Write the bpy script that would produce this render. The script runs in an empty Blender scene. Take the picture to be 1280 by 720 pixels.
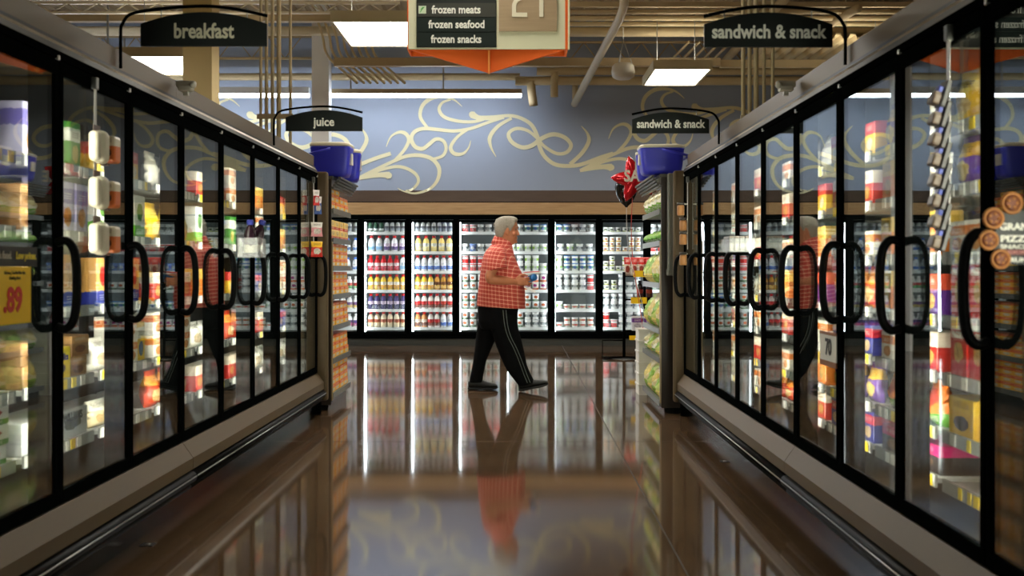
import bpy, bmesh, math, random
from mathutils import Vector, Matrix, Euler
from math import pi, sin, cos, radians
random.seed(7)
SC = bpy.context.scene
COL = SC.collection

# ------------------------------------------------------------------ camera
FPX, VX, VY, CH = 1380.0, 650.0, 336.0, 1.26
cam_d = bpy.data.cameras.new('camera')
cam = bpy.data.objects.new('camera', cam_d)
COL.objects.link(cam)
cam.location = (0, 0, CH)
cam.rotation_euler = (pi / 2, 0, 0)
cam_d.sensor_width = 36
cam_d.lens = FPX / 1280 * 36
cam_d.shift_x = (640 - VX) / 1280
cam_d.shift_y = (VY - 360) / 1280
cam_d.clip_start = 0.05
cam_d.dof.use_dof = True
cam_d.dof.focus_distance = 11.6
cam_d.dof.aperture_fstop = 3.8
SC.camera = cam
SC.view_settings.view_transform = 'Standard'
SC.view_settings.look = 'None'
SC.view_settings.exposure = 0.0
SC.view_settings.gamma = 1
SC.view_settings.use_curve_mapping = False
SC.cycles.max_bounces = 12
SC.cycles.transparent_max_bounces = 16
SC.cycles.glossy_bounces = 5
SC.cycles.diffuse_bounces = 3
SC.cycles.sample_clamp_indirect = 4.0
world = bpy.data.worlds.new('world')
SC.world = world
world.use_nodes = True
world.node_tree.nodes['Background'].inputs[0].default_value = (0.75, 0.85, 1.0, 1)
world.node_tree.nodes['Background'].inputs[1].default_value = 0.02
# light levels
TROFFER_E = 19.0        # emission of the ceiling troffer diffusers
STRIP_E = 26.0          # wall washer strip
COOLER_E = 23.0        # tubes in the rear coolers
FREEZER_E = 66.0       # tubes in the aisle freezers

# ------------------------------------------------------------------ materials
MATS = {}
def nodes_of(name):
    m = bpy.data.materials.new(name)
    m.use_nodes = True
    nt = m.node_tree
    return m, nt, nt.nodes['Principled BSDF']
def setin(n, key, v):
    if key in n.inputs:
        n.inputs[key].default_value = v
def lin(c):
    f = lambda u: u / 12.92 if u <= 0.04045 else ((u + 0.055) / 1.055) ** 2.4
    return (f(c[0] / 255), f(c[1] / 255), f(c[2] / 255), 1)
def mat(name, rgb, rough=0.5, metal=0.0, noise=0.0, nscale=20.0, spec=0.5, bump=0.0):
    if name in MATS: return MATS[name]
    m, nt, b = nodes_of(name)
    c = lin(rgb)
    setin(b, 'Base Color', c); setin(b, 'Roughness', rough); setin(b, 'Metallic', metal)
    setin(b, 'Specular IOR Level', spec)
    if noise or bump:
        tc = nt.nodes.new('ShaderNodeTexCoord')
        nz = nt.nodes.new('ShaderNodeTexNoise'); nz.inputs['Scale'].default_value = nscale
        nz.inputs['Detail'].default_value = 4
        nt.links.new(tc.outputs['Object'], nz.inputs['Vector'])
        if noise:
            mx = nt.nodes.new('ShaderNodeMix'); mx.data_type = 'RGBA'
            mx.inputs[6].default_value = tuple(v * (1 - noise) for v in c[:3]) + (1,)
            mx.inputs[7].default_value = tuple(min(1, v * (1 + noise)) for v in c[:3]) + (1,)
            nt.links.new(nz.outputs['Fac'], mx.inputs[0])
            nt.links.new(mx.outputs[2], b.inputs['Base Color'])
        if bump:
            bp = nt.nodes.new('ShaderNodeBump'); bp.inputs['Strength'].default_value = bump
            bp.inputs['Distance'].default_value = 0.01
            nt.links.new(nz.outputs['Fac'], bp.inputs['Height'])
            nt.links.new(bp.outputs['Normal'], b.inputs['Normal'])
    MATS[name] = m
    return m
def emat(name, rgb, e, base=(240, 240, 240)):
    if name in MATS: return MATS[name]
    m, nt, b = nodes_of(name)
    setin(b, 'Base Color', lin(base)); setin(b, 'Emission Color', lin(rgb)); setin(b, 'Emission Strength', e)
    MATS[name] = m
    return m
def M_(nt, op, a, b=None, c=None):
    n = nt.nodes.new('ShaderNodeMath'); n.operation = op
    for i, v in enumerate((a, b, c)):
        if v is None: continue
        if isinstance(v, (int, float)): n.inputs[i].default_value = v
        else: nt.links.new(v, n.inputs[i])
    return n.outputs[0]
def mixc(nt, f, a, b):
    n = nt.nodes.new('ShaderNodeMix'); n.data_type = 'RGBA'
    for i, v in ((0, f), (6, a), (7, b)):
        if isinstance(v, (int, float)): n.inputs[i].default_value = v
        elif isinstance(v, tuple): n.inputs[i].default_value = v
        else: nt.links.new(v, n.inputs[i])
    return n.outputs[2]
def xyz(nt, kind='Generated'):
    tc = nt.nodes.new('ShaderNodeTexCoord')
    s = nt.nodes.new('ShaderNodeSeparateXYZ')
    nt.links.new(tc.outputs[kind], s.inputs[0])
    return tc.outputs[kind], s.outputs[0], s.outputs[1], s.outputs[2]
def between(nt, v, a, b):
    return M_(nt, 'MULTIPLY', M_(nt, 'GREATER_THAN', v, a), M_(nt, 'LESS_THAN', v, b))

def glass(name, f0=0.05, tint=(0.92, 0.96, 0.95), warp=0.0):
    """clear pane: what is behind it plus a mirror reflection that grows towards grazing angles"""
    if name in MATS: return MATS[name]
    m = bpy.data.materials.new(name); m.use_nodes = True
    nt = m.node_tree; nt.nodes.clear()
    out = nt.nodes.new('ShaderNodeOutputMaterial')
    tr = nt.nodes.new('ShaderNodeBsdfTransparent'); tr.inputs[0].default_value = tint + (1,)
    gl = nt.nodes.new('ShaderNodeBsdfGlossy'); gl.inputs['Roughness'].default_value = 0.0
    gl.inputs['Color'].default_value = (0.95, 0.98, 0.97, 1)
    geo = nt.nodes.new('ShaderNodeNewGeometry')
    dp = nt.nodes.new('ShaderNodeVectorMath'); dp.operation = 'DOT_PRODUCT'
    nt.links.new(geo.outputs['Incoming'], dp.inputs[0]); nt.links.new(geo.outputs['Normal'], dp.inputs[1])
    c = M_(nt, 'ABSOLUTE', dp.outputs['Value'])
    p = M_(nt, 'POWER', M_(nt, 'SUBTRACT', 1.0, c), 4.5)
    f = M_(nt, 'MULTIPLY_ADD', p, 1.0 - f0, f0)
    if warp:
        tc = nt.nodes.new('ShaderNodeTexCoord')
        nz = nt.nodes.new('ShaderNodeTexNoise'); nz.inputs['Scale'].default_value = 1.6; nz.inputs['Detail'].default_value = 0
        nt.links.new(tc.outputs['Object'], nz.inputs['Vector'])
        bp = nt.nodes.new('ShaderNodeBump'); bp.inputs['Strength'].default_value = warp; bp.inputs['Distance'].default_value = 0.01
        nt.links.new(nz.outputs['Fac'], bp.inputs['Height']); nt.links.new(bp.outputs['Normal'], gl.inputs['Normal'])
    mx = nt.nodes.new('ShaderNodeMixShader')
    nt.links.new(f, mx.inputs[0]); nt.links.new(tr.outputs[0], mx.inputs[1]); nt.links.new(gl.outputs[0], mx.inputs[2])
    nt.links.new(mx.outputs[0], out.inputs['Surface'])
    MATS[name] = m
    return m
def acrylic(name, alpha=0.25):
    if name in MATS: return MATS[name]
    m, nt, b = nodes_of(name)
    setin(b, 'Base Color', (0.85, 0.88, 0.9, 1)); setin(b, 'Roughness', 0.1); setin(b, 'Alpha', alpha)
    MATS[name] = m
    return m
def pack(name, base, c2, c3, style=0, rough=0.35):
    """printed packaging: a field colour, a band, a picture patch and lines of small print"""
    if name in MATS: return MATS[name]
    m, nt, b = nodes_of(name)
    vec, x, y, z = xyz(nt)
    nz = nt.nodes.new('ShaderNodeTexNoise'); nz.inputs['Scale'].default_value = 5.0
    nt.links.new(vec, nz.inputs['Vector'])
    wob = M_(nt, 'MULTIPLY_ADD', nz.outputs['Fac'], 0.24, -0.12)
    bands = [(0.58, 0.86), (0.62, 1.1), (-.1, 0.3), (0.35, 0.7)][style % 4]
    col = mixc(nt, between(nt, M_(nt, 'ADD', z, M_(nt, 'MULTIPLY', wob, 0.4)), *bands), lin(base), lin(c2))
    cz = [0.32, 0.36, 0.62, 0.52][style % 4]
    dx = M_(nt, 'MULTIPLY', M_(nt, 'SUBTRACT', x, 0.5), 1.15)
    dz = M_(nt, 'MULTIPLY', M_(nt, 'SUBTRACT', z, cz), 1.7)
    d = M_(nt, 'SQRT', M_(nt, 'ADD', M_(nt, 'MULTIPLY', dx, dx), M_(nt, 'MULTIPLY', dz, dz)))
    vo = nt.nodes.new('ShaderNodeTexVoronoi'); vo.inputs['Scale'].default_value = 7.0
    nt.links.new(vec, vo.inputs['Vector'])
    pic = mixc(nt, vo.outputs['Distance'], lin(c3), tuple(v * 0.45 for v in lin(c3)[:3]) + (1,))
    col = mixc(nt, M_(nt, 'LESS_THAN', M_(nt, 'ADD', d, wob), 0.34), col, pic)
    # small print
    lines = M_(nt, 'GREATER_THAN', M_(nt, 'FRACT', M_(nt, 'MULTIPLY', z, 22.0)), 0.55)
    rng = [(0.66, 0.80), (0.74, 0.9), (0.1, 0.24), (0.76, 0.9)][style % 4]
    dots = nt.nodes.new('ShaderNodeTexNoise'); dots.inputs['Scale'].default_value = 34.0
    nt.links.new(vec, dots.inputs['Vector'])
    f = M_(nt, 'MULTIPLY', M_(nt, 'MULTIPLY', between(nt, z, *rng), between(nt, x, 0.2, 0.8)), M_(nt, 'MULTIPLY', lines, M_(nt, 'GREATER_THAN', dots.outputs['Fac'], 0.47)))
    lum = sum(c2) / 3
    col = mixc(nt, f, col, lin((245, 240, 230)) if lum < 150 else lin((60, 40, 40)))
    nt.links.new(col, b.inputs['Base Color'])
    setin(b, 'Roughness', rough)
    MATS[name] = m
    return m

BLACK = mat('black_frame', (9, 11, 11), 0.8, spec=0.0)
BLACKM = mat('black_matte', (8, 9, 9), 0.8, spec=0.0)
RUBBER = mat('black_rubber', (5, 6, 7), 0.5, spec=.08)
BRONZE = mat('bronze_steel', (94, 78, 54), 0.5, 0.15, 0.06, 60)
KICK = mat('kick_plate', (12, 15, 15), 0.18, 0.2)
TANP = mat('tan_paint', (204, 184, 142), 0.55, 0, 0.05, 8)
TAND = mat('tan_dull', (176, 156, 120), 0.6, 0, 0.08, 8)
CREAMP = mat('cream_paint', (222, 210, 180), 0.5)
WHITE = mat('white_enamel', (232, 234, 232), 0.35)
WHITEP = mat('white_plastic', (238, 236, 228), 0.3)
LINER = mat('freezer_liner', (34, 34, 34), 0.5)
COOLLINER = mat('cooler_liner', (120, 126, 126), 0.45)
SHELFW = mat('shelf_white', (226, 228, 224), 0.3)
STEEL = mat('steel', (168, 170, 168), 0.28, 0.8)
DARKW = mat('dark_wood', (40, 30, 24), 0.5, 0, 0.2, 14)
GREY = mat('grey_plastic', (110, 114, 110), 0.4)
COOLB = mat('cooler_blue', (54, 58, 200), 0.35)
DOORGLASS = glass('door_glass', 0.09, (0.90, 0.945, 0.93), 0.05)
COOLGLASS = glass('cooler_glass', 0.035, (0.96, 0.98, 0.98))
TUBE = emat('freezer_tube', (255, 246, 228), FREEZER_E)
CTUBE = emat('cooler_tube', (246, 252, 255), COOLER_E)
TROF = emat('troffer_diffuser', (255, 250, 238), TROFFER_E)
STRIPM = emat('strip_tube', (236, 244, 255), STRIP_E)
CLEARP = acrylic('clear_acrylic', 0.22)

# ------------------------------------------------------------------ mesh builder
class MB:
    def __init__(s):
        s.v, s.f, s.m, s.sm = [], [], [], []
    def add(s, vs, fs, m=0, smooth=False):
        o = len(s.v)
        s.v += [tuple(p) for p in vs]
        for f in fs:
            s.f.append([i + o for i in f]); s.m.append(m); s.sm.append(smooth)
        return s
    def box(s, x0, x1, y0, y1, z0, z1, m=0, bev=0.0, seg=2):
        if bev > 0:
            bm = bmesh.new()
            bmesh.ops.create_cube(bm, size=1)
            for v in bm.verts:
                v.co = Vector(((x0 + x1) / 2 + v.co.x * (x1 - x0), (y0 + y1) / 2 + v.co.y * (y1 - y0), (z0 + z1) / 2 + v.co.z * (z1 - z0)))
            bmesh.ops.bevel(bm, geom=bm.edges[:], offset=bev, segments=seg, profile=0.5, affect='EDGES')
            s.bm(bm, m, False); return s
        vs = [(x, y, z) for x in (x0, x1) for y in (y0, y1) for z in (z0, z1)]
        return s.add(vs, [(0, 1, 3, 2), (4, 6, 7, 5), (0, 4, 5, 1), (2, 3, 7, 6), (0, 2, 6, 4), (1, 5, 7, 3)], m)
    def bm(s, bm, m=0, smooth=True, mx=None):
        bm.verts.index_update()
        s.add([(mx @ v.co) if mx else v.co for v in bm.verts], [[v.index for v in f.verts] for f in bm.faces], m, smooth)
        bm.free(); return s
    def prism(s, pts, axis, a, b, m=0):
        """pts: outline in the two other axes (order kept xyz without the axis)"""
        def P(p, t):
            return {'x': (t, p[0], p[1]), 'y': (p[0], t, p[1]), 'z': (p[0], p[1], t)}[axis]
        n = len(pts)
        vs = [P(p, a) for p in pts] + [P(p, b) for p in pts]
        fs = [list(range(n))[::-1], list(range(n, 2 * n))] + [(i, (i + 1) % n, n + (i + 1) % n, n + i) for i in range(n)]
        return s.add(vs, fs, m)
    def tube(s, path, r, n=8, m=0, closed=False, cap=True):
        pts = [Vector(p) for p in path]; k = len(pts)
        rs = r if isinstance(r, (list, tuple)) else [r] * k
        vs = []; ref = None
        for i, p in enumerate(pts):
            if closed: t = pts[(i + 1) % k] - pts[i - 1]
            else: t = pts[min(i + 1, k - 1)] - pts[max(i - 1, 0)]
            t.normalize()
            if ref is None:
                ref = Vector((0, 0, 1)) if abs(t.z) < 0.9 else Vector((1, 0, 0))
            u = t.cross(ref)
            if u.length < 1e-6: u = t.cross(Vector((0.3, 1, 0.2)))
            u.normalize(); w = u.cross(t); ref = w if abs(w.dot(t)) < 1e-3 else ref
            for j in range(n):
                a = 2 * pi * j / n
                vs.append(p + (u * cos(a) + w * sin(a)) * rs[i])
        fs = []
        for i in range(k if closed else k - 1):
            a, b = i * n, ((i + 1) % k) * n
            for j in range(n):
                fs.append((a + j, a + (j + 1) % n, b + (j + 1) % n, b + j))
        if cap and not closed:
            fs += [list(range(n)), [(k - 1) * n + j for j in range(n)][::-1]]
        return s.add(vs, fs, m, True)
    def lathe(s, prof, n=16, c=(0, 0, 0), m=0, smooth=True, sx=1.0, sy=1.0):
        vs = [(c[0] + sx * r * cos(2 * pi * j / n), c[1] + sy * r * sin(2 * pi * j / n), c[2] + z) for r, z in prof for j in range(n)]
        fs = []
        for i in range(len(prof) - 1):
            for j in range(n):
                fs.append((i * n + j, i * n + (j + 1) % n, (i + 1) * n + (j + 1) % n, (i + 1) * n + j))
        fs += [list(range(n))[::-1], [(len(prof) - 1) * n + j for j in range(n)]]
        return s.add(vs, fs, m, smooth)
    def loft(s, rings, m=0, smooth=True):
        n = len(rings[0]); vs = [p for r in rings for p in r]; fs = []
        for i in range(len(rings) - 1):
            for j in range(n):
                fs.append((i * n + j, i * n + (j + 1) % n, (i + 1) * n + (j + 1) % n, (i + 1) * n + j))
        fs += [list(range(n))[::-1], [(len(rings) - 1) * n + j for j in range(n)]]
        return s.add(vs, fs, m, smooth)
    def sphere(s, c, r, m=0, nu=14, nv=9, sc=(1, 1, 1), rot=None):
        R = rot.to_matrix() if rot else Matrix.Identity(3)
        rings = []
        for i in range(nv + 1):
            t = pi * (0.02 + 0.96 * i / nv)
            rings.append([Vector(c) + R @ Vector((sc[0] * r * sin(t) * cos(2 * pi * j / nu), sc[1] * r * sin(t) * sin(2 * pi * j / nu), -sc[2] * r * cos(t))) for j in range(nu)])
        return s.loft(rings, m)
    def mesh(s, name, mats, off=(0, 0, 0)):
        me = bpy.data.meshes.new(name)
        me.from_pydata([(v[0] - off[0], v[1] - off[1], v[2] - off[2]) for v in s.v], [], s.f)
        for mt in (mats if isinstance(mats, (list, tuple)) else [mats]): me.materials.append(mt)
        me.polygons.foreach_set('material_index', s.m)
        me.polygons.foreach_set('use_smooth', s.sm)
        bm = bmesh.new(); bm.from_mesh(me)
        bmesh.ops.recalc_face_normals(bm, faces=bm.faces[:]); bm.to_mesh(me); bm.free()
        me.update()
        return me
    def build(s, name, mats, parent=None):
        """vertices are in world coordinates unless the thing is rotated; the parent's base is subtracted"""
        return link(name, s.mesh(name, mats, rloc(parent)), parent)
def rloc(p):
    o = Vector((0, 0, 0))
    while p is not None:
        o += p.location; p = p.parent
    return o
def link(name, me, parent=None, loc=None, rz=None):
    o = bpy.data.objects.new(name, me); COL.objects.link(o)
    if parent is not None: o.parent = parent
    if loc is not None: o.location = loc
    if rz is not None: o.rotation_euler = (0, 0, rz)
    return o
def tag(o, label, cat, group=None, kind=None):
    o['label'] = label; o['category'] = cat
    if group: o['group'] = group
    if kind: o['kind'] = kind
    return o
def thing(name, label, cat, loc=(0, 0, 0), rz=0, group=None):
    o = bpy.data.objects.new(name, None); COL.objects.link(o)
    o.empty_display_size = 0.05
    o.location = loc; o.rotation_euler = (0, 0, rz)
    return tag(o, label, cat, group)
def struct(name, mb, m):
    o = mb.build(name, m); o['kind'] = 'structure'; return o
def dup(root, loc, rz=None, label=None, group=None):
    r = root.copy(); COL.objects.link(r); r.location = loc
    if rz is not None: r.rotation_euler = (0, 0, rz)
    if label: r['label'] = label
    if group: r['group'] = group
    for ch in root.children:
        c = ch.copy(); COL.objects.link(c); c.parent = r
        for g in ch.children:
            d = g.copy(); COL.objects.link(d); d.parent = c
    return r
def W(px, py, Y):
    return Vector(((px - VX) * Y / FPX, Y, CH - (py - VY) * Y / FPX))
def spline(pts, k=8):
    P = [Vector(p) for p in pts]; out = []
    for i in range(len(P) - 1):
        a, b, c, d = P[max(i - 1, 0)], P[i], P[i + 1], P[min(i + 2, len(P) - 1)]
        for j in range(k):
            t = j / k
            out.append(0.5 * ((2 * b) + (c - a) * t + (2 * a - 5 * b + 4 * c - d) * t * t + (3 * b - a - 3 * c + d) * t ** 3))
    out.append(P[-1]); return out
def text_mesh(name, body, size, m, bold=0.0, depth=0.001, align='CENTER', width=None, shear=0.0):
    cu = bpy.data.curves.new(name, 'FONT'); cu.body = body; cu.size = size
    cu.align_x = align; cu.align_y = 'CENTER'; cu.extrude = depth; cu.offset = bold; cu.shear = shear
    cu.resolution_u = 3
    o = bpy.data.objects.new(name, cu); COL.objects.link(o)
    dg = bpy.context.evaluated_depsgraph_get()
    me = bpy.data.meshes.new_from_object(o.evaluated_get(dg))
    bpy.data.objects.remove(o); bpy.data.curves.remove(cu)
    if width:
        xs = [v.co.x for v in me.vertices]; k = width / (max(xs) - min(xs))
        for v in me.vertices: v.co.x *= k
    me.materials.clear(); me.materials.append(m); me.name = name
    return me
FACE = {'-y': Matrix(((1, 0, 0), (0, 0, -1), (0, 1, 0))), '+x': Matrix(((0, 0, 1), (1, 0, 0), (0, 1, 0))), '-x': Matrix(((0, 0, -1), (-1, 0, 0), (0, 1, 0)))}
def put_text(parent, body, at, size, m, face='-y', **kw):
    """lettering standing at a world point, facing a direction"""
    me = text_mesh('lettering', body, size, m, **kw)
    R = FACE[face]; off = Vector(at) - rloc(parent)
    for v in me.vertices: v.co = R @ v.co + off
    return link('lettering', me, parent)
def remeshed(mb, name, m, voxel, smooth=4, factor=0.5):
    me = mb.mesh(name + '_raw', m)
    o = link(name, me)
    md = o.modifiers.new('r', 'REMESH'); md.mode = 'VOXEL'; md.voxel_size = voxel; md.use_smooth_shade = True
    if smooth:
        s = o.modifiers.new('s', 'SMOOTH'); s.iterations = smooth; s.factor = factor
    dg = bpy.context.evaluated_depsgraph_get()
    me2 = bpy.data.meshes.new_from_object(o.evaluated_get(dg))
    bpy.data.objects.remove(o)
    me2.name = name
    me2.materials.clear(); me2.materials.append(m)
    return me2
ORD = ['top', 'second', 'third', 'fourth', 'fifth', 'sixth', 'seventh', 'eighth', 'ninth']
NTH = ['first', 'second', 'third', 'fourth', 'fifth', 'sixth', 'seventh', 'eighth', 'ninth', 'tenth', 'eleventh', 'twelfth', 'thirteenth', 'fourteenth']
# ------------------------------------------------------------------ room shell
YW = 18.1      # plane of the rear wall and of the rear cooler doors
def floor_mat():
    m, nt, b = nodes_of('polished_concrete')
    tc = nt.nodes.new('ShaderNodeTexCoord')
    n1 = nt.nodes.new('ShaderNodeTexNoise'); n1.inputs['Scale'].default_value = 1.3; n1.inputs['Detail'].default_value = 8; n1.inputs['Roughness'].default_value = 0.62
    n2 = nt.nodes.new('ShaderNodeTexNoise'); n2.inputs['Scale'].default_value = 90; n2.inputs['Detail'].default_value = 3
    nt.links.new(tc.outputs['Object'], n1.inputs['Vector']); nt.links.new(tc.outputs['Object'], n2.inputs['Vector'])
    c = mixc(nt, n1.outputs['Fac'], lin((68, 52, 39)), lin((122, 96, 72)))
    c = mixc(nt, M_(nt, 'MULTIPLY', n2.outputs['Fac'], 0.35), c, lin((50, 39, 30)))
    nt.links.new(c, b.inputs['Base Color'])
    r = M_(nt, 'MULTIPLY_ADD', n1.outputs['Fac'], 0.06, 0.035)
    nt.links.new(r, b.inputs['Roughness'])
    setin(b, 'IOR', 1.64)
    bp = nt.nodes.new('ShaderNodeBump'); bp.inputs['Strength'].default_value = 0.06; bp.inputs['Distance'].default_value = 0.02
    n3 = nt.nodes.new('ShaderNodeTexNoise'); n3.inputs['Scale'].default_value = 0.9; n3.inputs['Detail'].default_value = 1
    nt.links.new(tc.outputs['Object'], n3.inputs['Vector'])
    nt.links.new(n3.outputs['Fac'], bp.inputs['Height']); nt.links.new(bp.outputs['Normal'], b.inputs['Normal'])
    return m
fl = struct('floor', MB().box(-9, 9, -4, 20, -0.2, 0.0), floor_mat())
JOINT = mat('floor_joint', (34, 26, 20), 0.6)
jm = MB()
for x in (-4.3, 0.69, 5.7):
    jm.box(x - 0.004, x + 0.004, -4, 18.1, -0.001, 0.0006)
for y in (2.0, 8.05, 14.1):
    jm.box(-9, 9, y - 0.003, y + 0.003, -0.001, 0.0006)
struct('floor_joint', jm, JOINT)
WALLB = mat('wall_blue', (164, 176, 196), 0.7, 0, 0.03, 3)
WOOD = mat('light_wood', (186, 146, 98), 0.5)
def wood_mat(name, a, b_, sc):
    m, nt, b = nodes_of(name)
    tc = nt.nodes.new('ShaderNodeTexCoord'); mp = nt.nodes.new('ShaderNodeMapping')
    mp.inputs['Scale'].default_value = sc
    n = nt.nodes.new('ShaderNodeTexNoise'); n.inputs['Scale'].default_value = 3; n.inputs['Detail'].default_value = 6
    nt.links.new(tc.outputs['Object'], mp.inputs[0]); nt.links.new(mp.outputs[0], n.inputs['Vector'])
    nt.links.new(mixc(nt, n.outputs['Fac'], lin(a), lin(b_)), b.inputs['Base Color'])
    setin(b, 'Roughness', 0.45)
    MATS[name] = m
    return m
WOOD = wood_mat('wood_band', (160, 118, 72), (214, 176, 124), (1.2, 1, 24))
BROWN = wood_mat('brown_band_mat', (74, 56, 44), (96, 76, 60), (1, 1, 6))
BX0, BX1, CT = -5.74, 5.21, 2.15     # rear cooler run and its top
struct('wall_back', MB().box(-9, 9, YW + 0.03, YW + 0.25, CT + 0.40, 5.4).box(-9, BX0, YW + 0.03, YW + 0.25, 0, CT + 0.40).box(BX1, 9, YW + 0.03, YW + 0.25, 0, CT + 0.40)
       .box(BX0, BX1, YW + 0.03, YW + 0.25, CT, CT + 0.4).box(BX0 - .3, BX1 + .3, YW + 0.95, YW + 1.1, 0, CT + .05), WALLB)
struct('trim_1', MB().box(-9, 9, YW - 0.005, YW + 0.03, 2.36, 2.545), BROWN)
struct('trim_2', MB().box(-9, 9, YW - 0.02, YW + 0.03, CT, 2.345), WOOD)
struct('trim_3', MB().box(-9, 9, YW + 0.005, YW + 0.03, 2.345, 2.36), BLACK)
DIM = mat('wall_dim', (96, 88, 76), 0.8)
struct('wall_left', MB().box(-9.2, -9, -4, 19, 0, 5.4), DIM)
struct('wall_right', MB().box(9, 9.2, -4, 19, 0, 5.4), DIM)
struct('wall_front', MB().box(-9, 9, -4.2, -4, 0, 5.4), DIM)
# corrugated roof deck
cm = MB(); CZ = 5.3
xs = []; x = -9.0
while x < 9.0:
    xs += [(x, 0), (x + 0.07, 0), (x + 0.10, 0.05), (x + 0.17, 0.05)]; x += 0.2
vs = [(a, y, CZ + h) for y in (-4, 18.4) for a, h in xs]; n = len(xs)
cm.add(vs, [(i, i + 1, n + i + 1, n + i) for i in range(n - 1)])
cm.box(-9, 9, -4, 18.4, CZ + 0.1, CZ + 0.3)
DECK = mat('deck_paint', (186, 166, 130), 0.6)
struct('ceiling', cm, DECK)

# wall mural: painted scrolls
def A(x, y): return (430 + x / 4.8, 100 + y / 4.8)
def B(x, y): return (600 + x / 4.8, 100 + y / 4.8)
S = []   # (points px, widths at ends/middle in px)
def st(f, pts, w0, w1, w2): S.append(([f(*p) for p in pts], (w0, w1, w2)))
st(A, [(80, 590), (180, 540), (300, 485), (380, 455), (460, 452), (530, 475), (570, 530), (560, 600), (510, 655), (430, 680), (360, 668), (320, 648)], 3, 4.2, .6)
st(A, [(80, 590), (200, 545), (300, 520), (370, 528), (430, 565), (445, 610), (410, 655), (370, 668)], 3, 3.4, 2.2)
st(A, [(80, 592), (180, 572), (240, 568), (268, 572)], 3, 5, 8)
st(A, [(300, 485), (360, 420), (388, 360), (370, 322), (330, 312), (280, 340), (252, 400)], 3, 4, .6)
st(A, [(530, 475), (590, 455), (612, 410), (595, 365), (550, 354), (510, 385), (470, 412), (425, 398), (403, 350), (425, 308), (480, 290), (560, 296), (660, 305), (760, 290), (860, 255), (960, 222)], 3, 4.2, 3)
st(A, [(500, 285), (457, 220), (472, 150), (530, 106), (600, 100), (660, 118), (708, 158)], 3, 4.2, .6)
st(A, [(640, 116), (590, 135), (570, 175), (600, 220), (680, 245), (770, 250), (840, 235)], 2, 3.6, 3)
st(A, [(768, 206), (800, 222), (860, 228), (960, 222)], 8, 4.5, 4)
st(A, [(740, 298), (680, 340), (640, 400), (660, 440), (710, 442), (745, 410), (760, 362)], 2.5, 4, .6)
st(B, [(0, 222), (80, 220), (180, 213), (250, 230), (310, 270), (345, 340), (358, 400), (390, 460), (450, 505), (530, 515), (610, 505), (720, 465), (800, 440)], 3, 4.2, 4)
st(B, [(350, 355), (290, 305), (220, 290), (172, 320), (190, 370), (250, 403), (310, 393), (370, 350), (440, 325), (510, 345), (546, 390), (520, 433), (460, 440), (390, 400), (350, 355)], 3, 4.6, 3)
st(B, [(190, 228), (110, 275), (60, 340), (65, 400), (96, 460)], 3, 4.2, .6)
st(B, [(540, 505), (610, 440), (652, 370), (645, 320), (608, 275)], 4, 4.2, .6)
mural = MB()
for k, dy in ((-2, 0), (-1, 0), (0, 0), (1, -10), (2, 0)):
    for i, (pts, (w0, w1, w2)) in enumerate(S):
        pp = spline([(p[0] + 278.3 * k, p[1] + dy, 0) for p in pts], 7)
        nn = len(pp); L = []; R = []
        for j, p in enumerate(pp):
            t = pp[min(j + 1, nn - 1)] - pp[max(j - 1, 0)]; t.normalize()
            u = j / (nn - 1)
            w = (w0 + (w1 - w0) * min(1, u * 2.5)) if u < 0.5 else (w1 + (w2 - w1) * max(0, (u - 0.55) / 0.45))
            nx, ny = -t.y * w / 2, t.x * w / 2
            off = 0.0008 * (i % 7) + j * 4e-6
            nx *= 1.22; ny *= 1.22
            L.append(W(p.x + nx, p.y + ny, YW) + Vector((0, 0.024 - off, 0))); R.append(W(p.x - nx, p.y - ny, YW) + Vector((0, 0.024 - off, 0)))
        for q in (L, R):
            for v in q:
                if v.z < 2.56: v.y -= 0.04
        mural.add(L + R, [(j, j + 1, nn + j + 1, nn + j) for j in range(nn - 1)])
        if w2 > 5 or w0 > 5:
            c = (L[-1] + R[-1]) / 2 if w2 > 5 else (L[0] + R[0]) / 2
            r = 0.052
            mural.add([c + Vector((r * cos(a * pi / 8), -0.006, r * sin(a * pi / 8))) for a in range(16)], [list(range(16))])
tag(mural.build('wall_mural', mat('mural_cream', (240, 232, 190), 0.7)), 'cream scrollwork painted across the blue rear wall', 'mural')

# ------------------------------------------------------------------ ceiling services
def pipe(name, label, cat, path, r, m=TANP, n=10, group=None):
    o = MB().tube(path, r, n).build(name, m)
    return tag(o, label, cat, group)
def hbar(name, label, cat, x0, x1, y, Y, h, m=TANP, round_=True, px=True):
    a, b = W(x0, y, Y), W(x1, y, Y)
    if round_: return pipe(name, label, cat, [a, b], h / 2 * Y / FPX, m)
    d = h / 2 * Y / FPX
    return tag(MB().box(a.x, b.x, Y - d, Y + d, a.z - d, a.z + d).build(name, m), label, cat)
hbar('ceiling_beam', 'tan steel ceiling beam above the breakfast sign', 'beam', -120, 440, 22, 15.6, 11, TAND, False)
hbar('ceiling_pipe', 'cream ceiling pipe just below the tan beam over the breakfast sign', 'pipe', -100, 430, 39, 16.6, 12, CREAMP)
hbar('ceiling_pipe', 'slim tan pipe running left from the white pillar', 'pipe', -60, 392, 73, 17.2, 3.5, TANP)
hbar('ceiling_pipe', 'tan pipe directly above the long wall strip light', 'pipe', -60, 650, 96, 17.75, 9, TANP)
hbar('ceiling_beam', 'tan beam crossing behind the orange point of the hanging sign', 'beam', 418, 900, 78, 16.2, 10, TAND, False)
hbar('ceiling_pipe', 'thick tan pipe with a clamp right of the hanging sign', 'pipe', 640, 1250, 40, 15.6, 12, TANP)
hbar('ceiling_pipe', 'tan pipe above the thick clamped pipe', 'pipe', 640, 1250, 30, 15.2, 6, TANP)
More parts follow.
